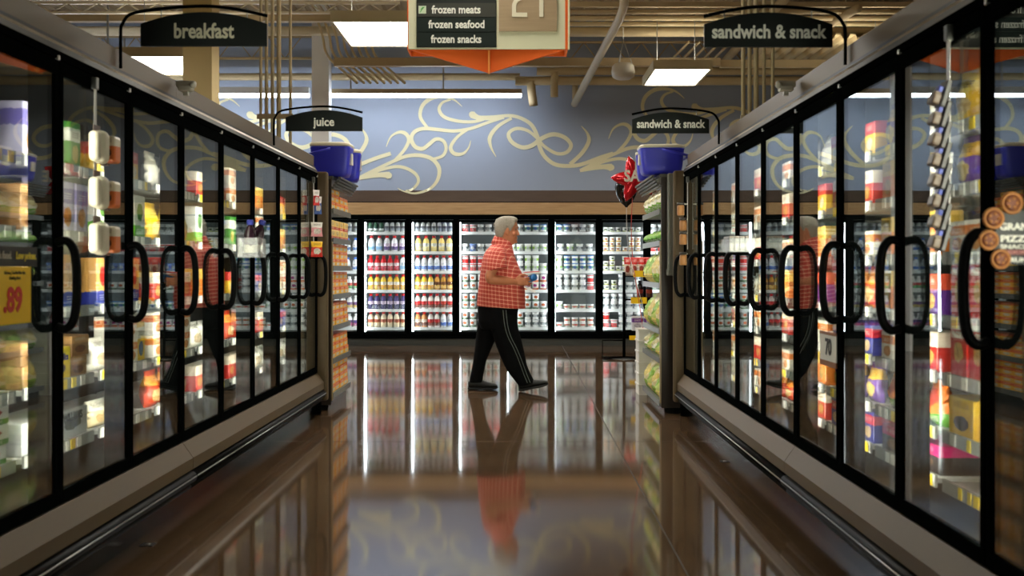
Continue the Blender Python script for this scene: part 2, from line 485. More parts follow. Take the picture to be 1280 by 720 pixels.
hbar('ceiling_pipe', 'second tan pipe above the thick clamped pipe', 'pipe', 640, 1250, 23, 14.9, 6, TANP)
hbar('ceiling_pipe', 'dull brown pipe third above the thick clamped pipe', 'pipe', 640, 1250, 15, 14.6, 6, TAND)
hbar('ceiling_beam', 'uppermost brown beam near the top edge right of the sign', 'beam', 640, 1250, 6, 14.4, 6, TAND, False)
hbar('ceiling_beam', 'tan beam passing behind the pendant speaker', 'beam', 900, 1250, 80, 16.4, 9, TANP, False)
pipe('ceiling_pipe', 'tan pipe with end elbow under the pendant speaker beam', 'pipe', spline([W(693, 121, 17.4), W(693, 100, 17.4), W(697, 91, 17.4), W(712, 89, 17.4), W(1250, 89, 17.4)], 4), 0.062)
pipe('ceiling_pipe', 'lowest tan pipe ending in a downturned elbow at the strip light', 'pipe', spline([W(667, 132, 17.5), W(664, 108, 17.5), W(668, 102, 17.5), W(690, 101, 17.5), W(1250, 101, 17.5)], 4), 0.07)
pipe('ceiling_pipe', 'short tan vertical drop pipe behind the diagonal drain pipe', 'pipe', [W(719, 104, 17.75), W(719, 128, 17.75)], 0.05)
pipe('drain_pipe', 'pale diagonal drain pipe sloping down from the roof beside the hanging sign', 'pipe', [W(781, -30, 13.4), W(780, 8, 13.6), W(775, 22, 13.9), W(718, 130, 17.6)], 0.056, mat('pvc', (196, 184, 158), 0.4), 12)
pipe('drain_pipe', 'dull diagonal pipe behind the nearer sandwich sign', 'pipe', [W(985, -5, 14.0), W(902, 80, 17.0)], 0.06, TAND)
pipe('drain_pipe', 'short diagonal pipe end right of the nearer sandwich sign', 'pipe', [W(1073, 10, 14.2), W(1000, 52, 16.2)], 0.055, TAND)
# open web joists
def joist(label, x0, x1, yt, yb, Y, m, step, t=0.018):
    o = thing('roof_joist', label, 'joist', W((x0 + x1) / 2, yb, Y))
    a, b = W(x0, yt, Y), W(x1, yt, Y); c, d = W(x0, yb, Y), W(x1, yb, Y)
    MB().box(a.x, b.x, Y - .03, Y + .03, a.z - t, a.z + t).build('top_chord', m, o)
    MB().box(c.x, d.x, Y - .03, Y + .03, c.z - t, c.z + t).build('bottom_chord', m, o)
    w = MB(); x = a.x; up = True
    while x < b.x - step:
        p, q = (x, Y, c.z if up else a.z), (x + step, Y, a.z if up else c.z)
        w.tube([p, q], t * 0.7, 6); x += step; up = not up
    w.build('web', m, o)
joist('white painted open roof joist at the top left corner', -200, 500, 4, 16, 14.6, CREAMP, 0.2, 0.014)
joist('second white roof joist nearer the top edge', -200, 520, -16, -1, 13.6, CREAMP, 0.2, 0.014)
joist('tan open roof joist above the rear wall behind the pendant speaker', 640, 1250, 53, 76, 16.9, TAND, 0.22, 0.014)
joist('tan open roof joist above the blue wall left of the white pillar', -100, 390, 46, 73, 17.3, TAND, 0.26, 0.013)
# conduits that sweep down from the roof left of the hanging sign
for i in range(8):
    x = 403 + 8.5 * i
    pipe('conduit', 'thin tan conduit sweeping down in a fan beside the white pillar', 'conduit', spline([W(x - 8, 20, 15.8), W(x, 44, 16.0), W(x + 4, 64, 16.2), W(x + 14, 78, 16.4), W(x + 44, 104, 16.65)], 5), 0.02, TANP, 6, 'fan of conduits beside the white pillar')
for i in range(9):
    x = 372 + 10 * i
    pipe('conduit', 'dull roof conduit slanting above the square ceiling light', 'conduit', [W(x - 14, -20, 14.6), W(x + 12, 15, 15.4)], 0.026, TAND, 6, 'slanting roof conduits above the ceiling light')
for i in range(5):
    x = 836 + 13 * i
    pipe('conduit', 'thin tan conduit slanting behind the right ceiling light', 'conduit', [W(x + 26, 52, 16.2), W(x, 78, 17.0)], 0.02, TANP, 6, 'slanting conduits behind the right ceiling light')
# low corrugated deck over the right bank
dm = MB(); a, b = W(940, 70, 16.4), W(1130, 70, 16.4); x = a.x; q = []
while x < b.x: q += [(x, 0), (x + .07, 0), (x + .1, .06), (x + .17, .06)]; x += .2
n = len(q)
dm.add([(u, y, a.z + h) for y in (15.2, 17.3) for u, h in q] + [(u, y, a.z + h + .02) for y in (15.2, 17.3) for u, h in q],
       [(i, i + 1, n + i + 1, n + i) for i in range(n - 1)] + [(2 * n + i, 2 * n + i + 1, 3 * n + i + 1, 3 * n + i) for i in range(n - 1)] + [(i, i + 1, 2 * n + i + 1, 2 * n + i) for i in range(n - 1)])
tag(dm.build('corrugated_deck', TANP), 'tan corrugated steel deck right of the nearer sandwich sign', 'roof deck')
# pillars
p = W(250, 100, 12.2)
struct('column_1', MB().box(p.x - .19, p.x + .13, 12.2, 12.5, 0, CZ), mat('pillar_tan', (188, 164, 108), 0.6))
p = W(401, 100, 16.9)
struct('column_2', MB().box(p.x - .13, p.x + .13, 16.85, 17.1, 0, CZ), mat('pillar_white', (250, 250, 250), 0.6))
# vertical conduit bundles on the freezer tops
def bundle(label, xs, rs, Y, ybr, ztop):
    o = thing('conduit_bundle', label, 'conduit', (W(xs[0], 0, Y).x, Y, ztop))
    for x, r in zip(xs, rs):
        X = W(x, 0, Y).x
        MB().tube([(X, Y, ztop), (X, Y, CZ)], r, 8).build('conduit', TANP, o)
    X0, X1 = W(xs[0] - 4, 0, Y).x, W(xs[-1] + 4, 0, Y).x; z = W(0, ybr, Y).z
    MB().box(X0, X1, Y - .03, Y - .015, z - .02, z + .02).build('clamp_bar', TAND, o)
bundle('five tan vertical pipes rising from the left freezers behind the juice sign', [326, 333, 340.5, 348.5, 363], [.012, .014, .014, .018, .012], 8.75, 146, 2.239)
bundle('five tan vertical pipes rising from the right freezers beside the rear sandwich sign', [929, 937, 945, 955, 966], [.014, .014, .018, .012, .012], 7.6, 148, 2.239)
# ceiling lamps
HOUS = mat('troffer_housing', (196, 184, 150), 0.5)
UPL = emat('uplight_tube', (255, 246, 226), 20.0)
def troffer(label, x0, x1, y0, y1, z, npan, group=None):
    o = thing('ceiling_light', label, 'ceiling light', ((x0 + x1) / 2, (y0 + y1) / 2, z), 0, group)
    MB().box(x0 - .03, x1 + .03, y0 - .03, y0, z, z + .12).box(x0 - .03, x1 + .03, y1, y1 + .03, z, z + .12).box(x0 - .03, x0, y0, y1, z, z + .12).box(x1, x1 + .03, y0, y1, z, z + .12).box(x0, x1, y0, y1, z + .06, z + .12).build('housing', HOUS, o)
    w = (x1 - x0) / npan
    for i in range(npan):
        MB().box(x0 + i * w + .006, x0 + (i + 1) * w - .006, y0, y1, z + .02, z + .05).build('diffuser', TROF, o)
    MB().box(x0 + .05, x0 + .11, y0 + .05, y1 - .05, z + .121, z + .127).box(x1 - .11, x1 - .05, y0 + .05, y1 - .05, z + .121, z + .127).build('uplight_slot', UPL, o)
    c = MB()
    for xx in (x0 + .1, x1 - .1): c.tube([(xx, (y0 + y1) / 2, z + .12), (xx, (y0 + y1) / 2, CZ)], .006, 5)
    c.build('hanger', STEEL, o)
troffer('square ceiling light left of the hanging aisle sign', -2.02, -.95, 11.95, 13.25, 3.93, 2)
troffer('slanted bright ceiling light above the rear sandwich sign', 1.76, 2.47, 14.35, 15.6, 3.85, 1)
troffer('ceiling light peeking over the left freezers behind the breakfast sign', -5.0, -4.15, 13.75, 15.05, 3.9, 1)
troffer('unseen ceiling light added for the rear, hidden behind the hanging sign', -.75, .15, 11.95, 13.2, 3.93, 2)  # added lamp, kept out of sight, to brighten the endcaps and rear
for lab, x, y in (('unseen ceiling light added over the aisle in front of the hanging sign', -.35, 6.2), 
                  ('unseen ceiling light added over the next aisle beyond the left freezers', -4.4, 9.5), ('unseen ceiling light added over the next aisle beyond the right freezers', 4.4, 9.5),
                  ('unseen ceiling light added over the cross aisle at the right', 4.6, 14.3), ('unseen ceiling light added over the aisle entry in front of the rear coolers', -.35, 9.4)):
    hw_ = .15 if y < 7 else .3  # unseen fixtures added as fill for the aisle, man and sign face
    troffer(lab, x - hw_, x + hw_, y, y + 1.22, 3.95, 1)
def strip(label, x0, x1, Y, z, boxm, h=.07):
    o = thing('strip_light', label, 'strip light', ((x0 + x1) / 2, Y, z))
    MB().box(x0, x1, Y - .07, Y + .07, z + .05, z + .05 + h).build('housing', boxm, o)
    MB().box(x0 + .01, x1 - .01, Y - .045, Y + .045, z, z + .05).build('tube', STRIPM, o)
    c = MB(); x = x0 + .4
    while x < x1: c.box(x - .012, x + .012, Y - .01, Y + .01, z + .05 + h, CZ); x += 1.45
    c.build('hanger', STEEL, o)
strip('long strip light washing the blue wall between pillar and sign', -3.05, .03, 17.3, 3.95, TAND)
strip('white strip light washing the blue wall left of the white pillar', -6.6, -3.3, 17.3, 3.95, WHITE, .1)
strip('white strip light at the upper left above the freezers', -7.6, -5.2, 15.4, 4.2, WHITE, .05)
strip('strip light washing the far left of the blue wall', -8.9, -6.7, 17.3, 3.95, WHITE, .1)
# pendant speaker
p = W(779, 99, 15.3)
sp = thing('pendant_speaker', 'white bell shaped speaker hanging on wires before the wall', 'speaker', p)
MB().lathe([(.02, .0), (.10, .0), (.15, .03), (.165, .10), (.15, .18), (.12, .215), (.03, .23)], 20, p).build('bell', mat('speaker_white', (206, 200, 188), 0.5), sp)
c = MB()
for a in (0, 1, 2): c.tube([(p.x + .13 * cos(a * 2.1), p.y + .13 * sin(a * 2.1), p.z + .2), (p.x, p.y, p.z + .55)], .005, 5)
c.tube([(p.x, p.y, p.z + .55), (p.x, p.y, CZ)], .005, 5)
c.build('wire', STEEL, sp)
# ------------------------------------------------------------------ product templates
def rbox(mb, w, d, h, bev=0.004, z=0.0, m=0):
    return mb.box(-w / 2, w / 2, -d / 2, d / 2, z, z + h, m, min(bev, h * .2, w * .2), 1)
def bag_mesh(name, w, d, h, m, seed=0, lean=0.0, pinch=0.12):
    rnd = random.Random(seed)
    nx, nz = 10, 12; vs = []; fs = []
    for side in (-1, 1):
        for k in range(nz + 1):
            v = k / nz
            for i in range(nx + 1):
                u = i / nx
                full = (sin(pi * u) ** 0.6) * (sin(pi * min(1, max(0, (v * 1.04 + .06)))) ** 0.55 if v < 0.96 else 0.04)
                full *= 1.15 - 0.35 * v
                y = side * d / 2 * full * (1 + rnd.uniform(-.12, .12)) + lean * v
                x = (u - .5) * w * (1 - pinch * sin(pi * v) + (rnd.uniform(-.02, .02)))
                vs.append((x, y, v * h + (rnd.uniform(-.004, .004) if 0 < k < nz else 0)))
    N = (nx + 1) * (nz + 1)
    for s_ in (0, 1):
        for k in range(nz):
            for i in range(nx):
                a = s_ * N + k * (nx + 1) + i
                fs.append((a, a + 1, a + nx + 2, a + nx + 1))
    for k in range(nz):
        for i in (0, nx):
            a = k * (nx + 1) + i; fs.append((a, a + nx + 1, N + a + nx + 1, N + a))
    for k in (0, nz):
        for i in range(nx):
            a = k * (nx + 1) + i; fs.append((a, a + 1, N + a + 1, N + a))
    z0 = min(v[2] for v in vs)
    vs = [(x, y, z - z0) for x, y, z in vs]
    return MB().add(vs, fs, 0, True).mesh(name, m)
T = {}
def tmpl(key, kind, cat, look, w, d, h, mesh, kids=()):
    T[key] = dict(kind=kind, cat=cat, look=look, w=w, d=d, h=h, mesh=mesh, kids=kids)
def t_box(key, look, w, d, h, base, c2, c3, style=0, kind='food_box', cat='box'):
    tmpl(key, kind, cat, look, w, d, h, rbox(MB(), w, d, h).mesh(kind, pack('p_' + key, base, c2, c3, style)))
def t_bag(key, look, w, d, h, base, c2, c3, style=0, seed=1, rough=.25):
    tmpl(key, 'food_bag', 'bag', look, w, d, h, bag_mesh('food_bag', w, d, h, pack('p_' + key, base, c2, c3, style, rough), seed))
def t_tub(key, look, r, h, base, c2, c3, lid, style=0):
    body = MB().lathe([(r * .8, 0), (r * .84, .004), (r * .97, h * .88), (r, h * .9)], 14).mesh('tub', pack('p_' + key, base, c2, c3, style))
    l = MB().lathe([(r * 1.05, h * .88), (r * 1.06, h * .97), (r * .98, h), (r * .6, h)], 14).mesh('lid', mat('lid_%d_%d_%d' % lid, lid, .35))
    tmpl(key, 'food_tub', 'tub', look, 2.12 * r, 2.12 * r, h, body, (('lid', l),))
def t_bottle(key, look, r, h, body, label, pic, cap, neck=.34):
    m1 = mat('bot_%d_%d_%d' % body, body, .25)
    hb = h * .62
    b = MB().lathe([(r * .85, 0), (r, .01), (r, hb * .98), (r * .8, h * .74), (r * neck, h * .86), (r * neck, h * .93)], 12)
    b.lathe([(r * 1.01, hb * .18), (r * 1.015, hb * .2), (r * 1.015, hb * .82), (r * 1.01, hb * .84)], 12, m=1)
    c = MB().lathe([(r * .52, h * .86), (r * .55, h * .88), (r * .55, h * .97), (r * .45, h), (r * .2, h)], 10)
    tmpl(key, 'drink_bottle', 'bottle', look, 2.05 * r, 2.05 * r, h, b.mesh('drink_bottle', [m1, pack('p_' + key, label, pic, pic, 3)]), (('cap', c.mesh('cap', mat('cap_%d_%d_%d' % cap, cap, .3))),))
def place(key, x, y, z, rz=0.0, label=None, group=None, kids=True):
    t = T[key]
    o = link(t['kind'], t['mesh'], None, (x, y, z), rz)
    tag(o, label or t['look'], t['cat'], group)
    if kids:
        for nm, me in t['kids']: link(nm, me, o)
    return o

# rear cooler stock
RED, WHT, YEL, NAVY, GRN, ORG = (206, 24, 26), (240, 240, 236), (240, 190, 40), (30, 34, 92), (110, 180, 50), (236, 130, 40)
t_bottle('dairy_small', 'small dark green dairy bottle', .040, .19, (60, 96, 72), (230, 235, 230), (30, 80, 60), (240, 240, 240))
t_bottle('dairy_white', 'small white dairy bottle', .040, .19, (232, 232, 228), (170, 180, 190), (120, 120, 130), (238, 238, 238))
t_bottle('creamer_blue', 'white creamer bottle with pale blue label and red cap', .054, .262, (236, 238, 240), (120, 176, 220), (230, 240, 250), RED)
t_bottle('creamer_purple', 'white creamer bottle with purple label and red cap', .054, .262, (236, 236, 240), (88, 60, 130), (240, 220, 240), RED)
t_bottle('creamer_red', 'red creamer bottle with red cap', .050, .255, (204, 26, 34), (196, 30, 60), (250, 230, 230), RED)
t_bottle('creamer_yellow', 'yellow creamer bottle with red cap', .050, .255, (240, 200, 70), (236, 170, 40), (250, 240, 220), RED)
t_bottle('creamer_navy', 'dark navy labelled creamer bottle with red cap', .050, .255, (70, 60, 110), (34, 32, 84), (220, 200, 220), RED)
t_bottle('creamer_cream', 'cream coloured creamer bottle with red cap', .050, .255, (240, 226, 196), (236, 214, 170), (180, 90, 60), RED)
t_bottle('creamer_vanilla', 'pale yellow creamer bottle with red cap', .054, .262, (244, 220, 130), (246, 226, 150), (240, 240, 230), RED)
t_bottle('creamer_whiteblue', 'white and blue creamer bottle with red cap', .050, .255, (238, 240, 244), (60, 110, 200), (240, 244, 250), RED)
t_bottle('creamer_hazel', 'golden brown creamer bottle with red cap', .050, .255, (206, 150, 60), (232, 190, 90), (120, 70, 30), RED)
t_bottle('creamer_brown', 'brown and red labelled white creamer bottle with red cap', .050, .255, (240, 234, 226), (120, 60, 40), (220, 40, 40), RED)
t_bottle('creamer_mocha', 'orange brown creamer bottle with red cap', .050, .255, (220, 150, 90), (110, 60, 40), (240, 220, 200), RED)
t_bottle('milk_blue', 'white milk bottle with blue label', .048, .225, (240, 242, 244), (50, 110, 190), (240, 240, 240), (60, 110, 200))
t_bottle('milk_green', 'white yoghurt drink bottle with green label', .048, .225, (240, 242, 240), (70, 160, 80), (200, 60, 60), (240, 240, 240))
t_bottle('milk_gold', 'white drink bottle with gold label', .048, .225, (240, 240, 236), (210, 180, 90), (120, 80, 140), (240, 240, 240))
t_bottle('milk_mag', 'white drink bottle with magenta label', .048, .225, (240, 240, 240), (190, 50, 120), (90, 60, 140), (240, 240, 240))
t_tub('tub_green', 'white tub with lime green label', .0575, .128, WHT, (150, 206, 50), (230, 240, 230), (240, 244, 240), 3)
t_tub('tub_red', 'red and white dairy tub', .0575, .128, (214, 40, 36), WHT, (220, 50, 46), (240, 240, 240), 0)
t_tub('tub_blue', 'pale blue dairy tub', .0575, .128, (110, 140, 200), (60, 80, 160), WHT, (120, 150, 210), 3)
t_tub('tub_fruit', 'white yoghurt tub with fruit picture', .0575, .128, WHT, (70, 110, 70), (226, 110, 60), (238, 238, 238), 2)
t_tub('tub_plain', 'white tub with small dark label', .0575, .128, WHT, (70, 80, 84), (200, 206, 206), (236, 238, 238), 3)
t_tub('tub_deep', 'white tub with green and blue label', .0575, .128, WHT, (40, 140, 80), (60, 110, 190), (80, 140, 210), 3)
t_tub('tub_pink', 'white tub with pink and orange fruit label', .0575, .128, WHT, (224, 110, 50), (190, 60, 150), (240, 240, 240), 2)
t_tub('cup', 'small white yoghurt cup with leafy label', .047, .08, WHT, (180, 190, 70), (90, 110, 60), (230, 226, 214), 2)
t_tub('cup_amber', 'small white yoghurt cup with amber label', .047, .08, WHT, (222, 180, 70), (200, 120, 60), (240, 236, 226), 2)
t_tub('bowl', 'wide white dip bowl with pale lid', .056, .08, (236, 236, 228), (190, 150, 90), (220, 80, 60), (230, 232, 236), 3)
# freezer stock
t_box('red_yellow', 'red and yellow snack box', .13, .1, .15, (238, 190, 40), (206, 30, 30), (244, 232, 210), 1)
t_box('green_box', 'upright green waffle box', .11, .1, .2, (70, 150, 50), (250, 250, 240), (230, 200, 90), 0)
t_box('yellow_box', 'upright yellow waffle box', .11, .1, .2, (240, 196, 30), (240, 240, 230), (60, 110, 180), 0)
t_box('lav_carton', 'pale lilac carton with toasted picture', .13, .1, .22, (196, 192, 226), (110, 100, 180), (226, 150, 70), 0)
t_box('tan_carton', 'tan breakfast carton with blue base', .13, .1, .23, (224, 176, 112), (44, 52, 160), (232, 190, 130), 2)
t_box('orange_carton', 'orange striped carton with blue base', .13, .1, .22, (240, 180, 100), (40, 50, 150), (216, 40, 30), 2)
t_box('white_green', 'white carton with green dots', .15, .1, .22, (242, 244, 240), (110, 190, 50), (90, 170, 70), 2)
t_box('case_white', 'plain white shipping case', .32, .2, .13, (206, 210, 210), (190, 194, 196), (110, 110, 90), 3)
t_box('white_stack', 'white entree box with green edge and red lettering', .26, .16, .075, (240, 240, 236), (60, 140, 50), (206, 60, 50), 2)
t_box('brown_pack', 'brown biscuit sandwich pack', .19, .14, .09, (150, 112, 74), (196, 150, 100), (110, 64, 40), 1)
t_box('yellow_wide', 'wide yellow country breakfast box', .25, .16, .14, (240, 208, 30), (244, 220, 60), (60, 60, 140), 1)
t_box('yel_crate', 'wide mustard yellow snack box', .22, .16, .14, (232, 180, 26), (236, 190, 40), (60, 40, 20), 1)
t_box('red_roll', 'red snack roll box with golden food picture', .15, .09, .195, (208, 34, 26), (216, 40, 30), (234, 190, 110), 3)
t_box('orange_box', 'orange breaded snack box', .14, .1, .17, (232, 130, 40), (240, 200, 90), (226, 180, 100), 1)
t_box('purple_box', 'purple snack box with cheesy picture', .14, .1, .16, (96, 50, 140), (230, 90, 60), (236, 190, 100), 1)
t_box('blue_box', 'dark blue frozen entree box', .15, .1, .14, (40, 50, 140), (200, 40, 60), (230, 200, 150), 0)
t_box('red_box', 'bright red frozen meal box', .15, .1, .15, (200, 40, 34), (240, 226, 206), (226, 170, 90), 1)
t_box('white_box', 'white frozen meal box with orange picture', .15, .1, .12, (240, 236, 226), (226, 130, 60), (226, 150, 80), 0)
t_box('pink_black', 'pink and black dessert box', .3, .16, .11, (50, 40, 36), (224, 30, 120), (150, 110, 70), 1)
t_bag('silver_bag', 'silver frosted food bag', .17, .09, .19, (190, 186, 176), (130, 124, 112), (220, 216, 206), 1, 2, .15)
t_bag('yellow_bag', 'yellow frozen potato bag', .19, .1, .2, (238, 188, 30), (244, 210, 90), (236, 200, 130), 0, 3)
t_bag('green_bag', 'bright green vegetable bag', .2, .1, .18, (80, 180, 40), (60, 150, 30), (236, 206, 90), 0, 4)
t_bag('white_bag', 'white crumpled frozen bag', .2, .11, .15, (232, 228, 216), (240, 238, 230), (200, 180, 150), 1, 5)
t_bag('clear_bag', 'pale frosty bag of bread dough', .22, .12, .12, (206, 190, 150), (230, 226, 210), (196, 164, 110), 1, 6, .15)
t_bag('red_bag', 'red and orange chicken bag', .18, .1, .19, (206, 70, 40), (240, 150, 60), (236, 190, 130), 0, 7)
t_bag('purple_bag', 'purple and gold snack bag', .17, .09, .2, (104, 64, 156), (230, 180, 60), (240, 210, 130), 0, 8)
t_bag('veg_bag', 'mixed vegetable bag in orange and green', .18, .1, .17, (226, 120, 40), (90, 150, 50), (200, 60, 40), 2, 9)
t_tub('ice_tub', 'large white tub with red badge', .09, .19, (240, 234, 220), (236, 190, 120), (200, 50, 40), (244, 240, 230), 2)

# ------------------------------------------------------------------ aisle freezers
XL, XR, PITCH = -1.745, 1.395, 0.762
YL1, YR1 = 9.52, 9.41
GRAIN = mat('grainy_strip', (132, 118, 92), 0.35, 0.6, 0.6, 160, bump=.5)
TAGW, TAGY = mat('tag_white', (236, 234, 226), .4), mat('tag_yellow', (244, 210, 40), .4)
CHAN = mat('price_channel_mat', (196, 198, 196), .25, .2)
def freezer(label, X0, sg, y0, nd, shelves, seam):
    y1 = y0 + nd * PITCH
    U = thing('freezer_case', label, 'freezer', (X0, (y0 + y1) / 2, 0), 0, None)
    def X(t): return X0 + sg * t
    def bx(mb, t0, t1, a, b, z0, z1, m=0, bev=0):
        xa, xb = sorted((X(t0), X(t1))); return mb.box(xa, xb, a, b, z0, z1, m, bev)
    def pr(mb, pts, a, b, m=0):
        return mb.prism([(X(t), z) for t, z in pts], 'y', a, b, m)
    bx(MB(), -1.0, -.03, y0, y1, 0, .17).build('kick_plate', KICK, U)
    pr(MB(), [(0, .36), (.055, .283), (.055, .225), (-.02, .215), (-.02, .36)], y0 + .002, y1 - .002).build('front_panel', BRONZE, U)
    b = MB().tube([(X(.045), y0, .185), (X(.045), y1, .185)], .03, 12)
    b.tube([(X(.03), y0, .135), (X(.03), y1, .135)], .016, 10)
    bx(b, -.02, .045, y0, y1, .17, .2)
    o = b.build('bumper_rail', RUBBER, U)
    MB().tube([(X(.0755), y0 + .01, .19), (X(.0755), y1 - .01, .19)], .0035, 6).build('highlight_strip', STEEL, o)  # thin steel insert put in as the highlight along the bumper
    h = MB()
    pr(h, [(0, 2.055), (0, 2.085), (-.05, 2.09), (-.05, 2.055)], y0, y1, 0)
    h.build('header_rail', BLACKM, U)
    pr(MB(), [(0, 2.085), (-.004, 2.108), (-.03, 2.112), (-.03, 2.085)], y0, y1).build('header_lip', mat('lip_grey', (40, 38, 32), .5, .3), U)
    pr(MB(), [(-.004, 2.108), (-.035, 2.145), (-.06, 2.145), (-.06, 2.108)], y0, y1).build('vent_strip', GRAIN, U)
    pr(MB(), [(-.033, 2.145), (-.033, 2.23), (-.045, 2.238), (-1.0, 2.238), (-1.0, 2.145)], y0 + .001, y1 - .001).build('header_fascia', BRONZE, U)
    li = MB()
    bx(li, -.86, -.82, y0, y1, .36, 2.05); bx(li, -1.0, -.02, y0, y1, .17, .37); bx(li, -1.0, -.02, y0, y1, 2.05, 2.14)
    bx(li, -1.0, -.86, y0, y1, .3, 2.1)
    li.build('liner', LINER, U)
    for k in range(nd + 1):
        yy = y0 + k * PITCH
        po = MB(); bx(po, -.03, -.108, max(y0, yy - .03), min(y1, yy + .03), .37, 2.05); po.build('mullion', BLACK, U)
        if k == nd: continue
        tb = MB(); bx(tb, -.034, -.060, yy + .042, yy + .056, .44, 1.98); tb.build('light_tube', TUBE, U)
    for k in range(nd):
        a, c = y0 + k * PITCH, y0 + (k + 1) * PITCH
        for z in shelves:
            s = MB(); bx(s, -.75, -.16, a + .035, c - .035, z - .018, z); s = s.build('shelf', SHELFW, U)
            q = MB(); bx(q, -.16, -.15, a + .035, c - .035, z - .035, z + .012)
            rnd = random.Random(int(z * 100) + k * 17)
            y = a + .06
            while y < c - .1:
                w = rnd.choice((.03, .045, .05))
                bx(q, -.15, -.1475, y, y + w, z - .032, z + .009, rnd.choice((1, 1, 1, 2)))
                y += w + rnd.choice((.02, .05, .1))
            q.build('price_channel', [CHAN, TAGW, TAGY], s)
        d = MB()
        bx(d, 0, -.03, a + .003, a + .038, .365, 2.05, 0, .003); bx(d, 0, -.03, c - .038, c - .003, .365, 2.05, 0, .003)
        bx(d, 0, -.03, a + .038, c - .038, 1.995, 2.05); bx(d, 0, -.03, a + .038, c - .038, .365, .415)
        bx(d, .004, -.02, c - .02, c - .006, 2.05, 2.066, 1)
        d = d.build('door', [BLACK, WHITEP], U)
        g = MB(); bx(g, -.008, -.016, a + .036, c - .036, .41, 2.0); g.build('glass_pane', DOORGLASS, d)
        hy = c - .028
        path = spline([(X(.0), hy, 1.358), (X(.035), hy, 1.366), (X(.063), hy, 1.335), (X(.074), hy, 1.27), (X(.076), hy, 1.20), (X(.074), hy, 1.13), (X(.063), hy, 1.065), (X(.035), hy, 1.034), (X(.0), hy, 1.042)], 4)
        MB().tube(path, .0165, 10).build('handle', RUBBER, d)
    return U
LSH = [1.69, 1.41, 1.09, .79, .53]
RSH = [1.77, 1.55, 1.31, 1.08, .87, .66, .48]
freezer('near freezer case of the left row with price cards on its glass doors', XL, 1, YL1 - 9 * PITCH, 4, LSH, 1)
freezer('far freezer case of the left row ending at the stacked orange boxes', XL, 1, YL1 - 5 * PITCH, 5, LSH, 0)
freezer('near freezer case of the right row showing red snack boxes inside', XR, -1, YR1 - 9 * PITCH, 4, RSH, 1)
freezer('far freezer case of the right row ending at the bagged salad rack', XR, -1, YR1 - 5 * PITCH, 5, RSH, 0)
def end_panel(label, X0, sg, y):
    U = thing('end_panel', label, 'end panel', (X0, y + .03, 0))
    xa, xb = sorted((X0 + sg * .085, X0 - sg * 1.02))
    MB().box(xa, xb, y + .004, y + .07, .12, 2.10, 0, .022, 3).build('panel', BRONZE, U)
    MB().box(*sorted((X0 + sg * .02, X0 - sg * .98)), y + .012, y + .06, 0, .125).build('toe_base', BLACKM, U)
end_panel('bronze steel end panel closing the left freezer row beside the orange boxes', XL, 1, YL1)
end_panel('bronze steel end panel closing the right freezer row beside the salad bags', XR, -1, YR1)

def stock(side, door, shelf, keys, gap=.006, jit=.006):
    """fill a freezer shelf from the near end; keys: (template, how many, rows stacked)"""
    X0, sg, y1, SH = (XL, 1, YL1, LSH) if side == 'left' else (XR, -1, YR1, RSH)
    a = y1 - (9 - door) * PITCH + .075; end = a + PITCH - .115
    rnd = random.Random(door * 31 + shelf * 7 + (side == 'left') * 1000)
    z = SH[shelf]; room = (SH[shelf - 1] if shelf else 2.03) - z - .035
    tot = sum(T[k]['w'] * n for k, n, r in keys)
    y = a
    nn_ = sum(n for k, n, r in keys)
    sp = max(.004, (end - a - tot) / max(1, nn_ - 1)) if nn_ > 1 else gap
    sp = min(sp, .12)
    done = set()
    for k, n, rows in keys:
        t = T[k]
        nd_ = NTH[door - (side == 'left')] if door or side != 'left' else 'hidden'
        lab = '%s, %s shelf, %s %s freezer door' % (t['look'], ORD[shelf], nd_, side)
        grp = lab
        for i in range(n):
            if y + t['w'] > end + .01: break
            for r in range(rows):
                if r and (r + 1) * t['h'] > room + .01: break
                x = X0 + sg * (-.17 - t['d'] / 2 - rnd.uniform(0, .012))
                place(k, x, y + t['w'] / 2, z + r * (t['h'] + .0006) + .0008, sg * (pi / 2 + rnd.uniform(-.03, .03) * (t['cat'] != 'box')), lab, grp).scale.z = min(1.0, room / t['h'])
            y += t['w'] + sp
L = 'left'; R_ = 'right'
stock(L, 1, 0, [('ice_tub', 2, 1), ('ice_tub', 1, 1)])
stock(L, 1, 1, [('yellow_bag', 3, 1)]); stock(L, 1, 2, [('yellow_bag', 2, 1), ('red_yellow', 1, 1)]); stock(L, 1, 3, [('green_bag', 3, 1)]); stock(L, 1, 4, [('white_stack', 2, 3)])
stock(L, 2, 0, [('lav_carton', 2, 1), ('silver_bag', 1, 1), ('green_box', 1, 1), ('yellow_box', 1, 1)])
stock(L, 2, 1, [('brown_pack', 1, 2), ('lav_carton', 3, 1)]); stock(L, 2, 2, [('tan_carton', 5, 1)]); stock(L, 2, 3, [('brown_pack', 1, 2), ('yellow_wide', 1, 1), ('brown_pack', 1, 2)]); stock(L, 2, 4, [('case_white', 2, 2)])
stock(L, 3, 0, [('red_yellow', 5, 1)]); stock(L, 3, 1, [('white_green', 4, 1)]); stock(L, 3, 2, [('orange_carton', 5, 1)]); stock(L, 3, 3, [('white_bag', 1, 1), ('white_box', 2, 2), ('yellow_box', 1, 1)]); stock(L, 3, 4, [('clear_bag', 3, 1)])
gen = {4: ['silver_bag', 'yellow_bag', 'red_box', 'white_box', 'red_bag'], 5: ['red_box', 'white_green', 'orange_box', 'white_bag', 'red_box'], 6: ['white_box', 'green_box', 'red_yellow', 'red_bag', 'red_box'],
       7: ['orange_box', 'white_box', 'blue_box', 'red_box', 'white_bag'], 8: ['red_yellow', 'orange_box', 'white_box', 'blue_box', 'white_bag']}
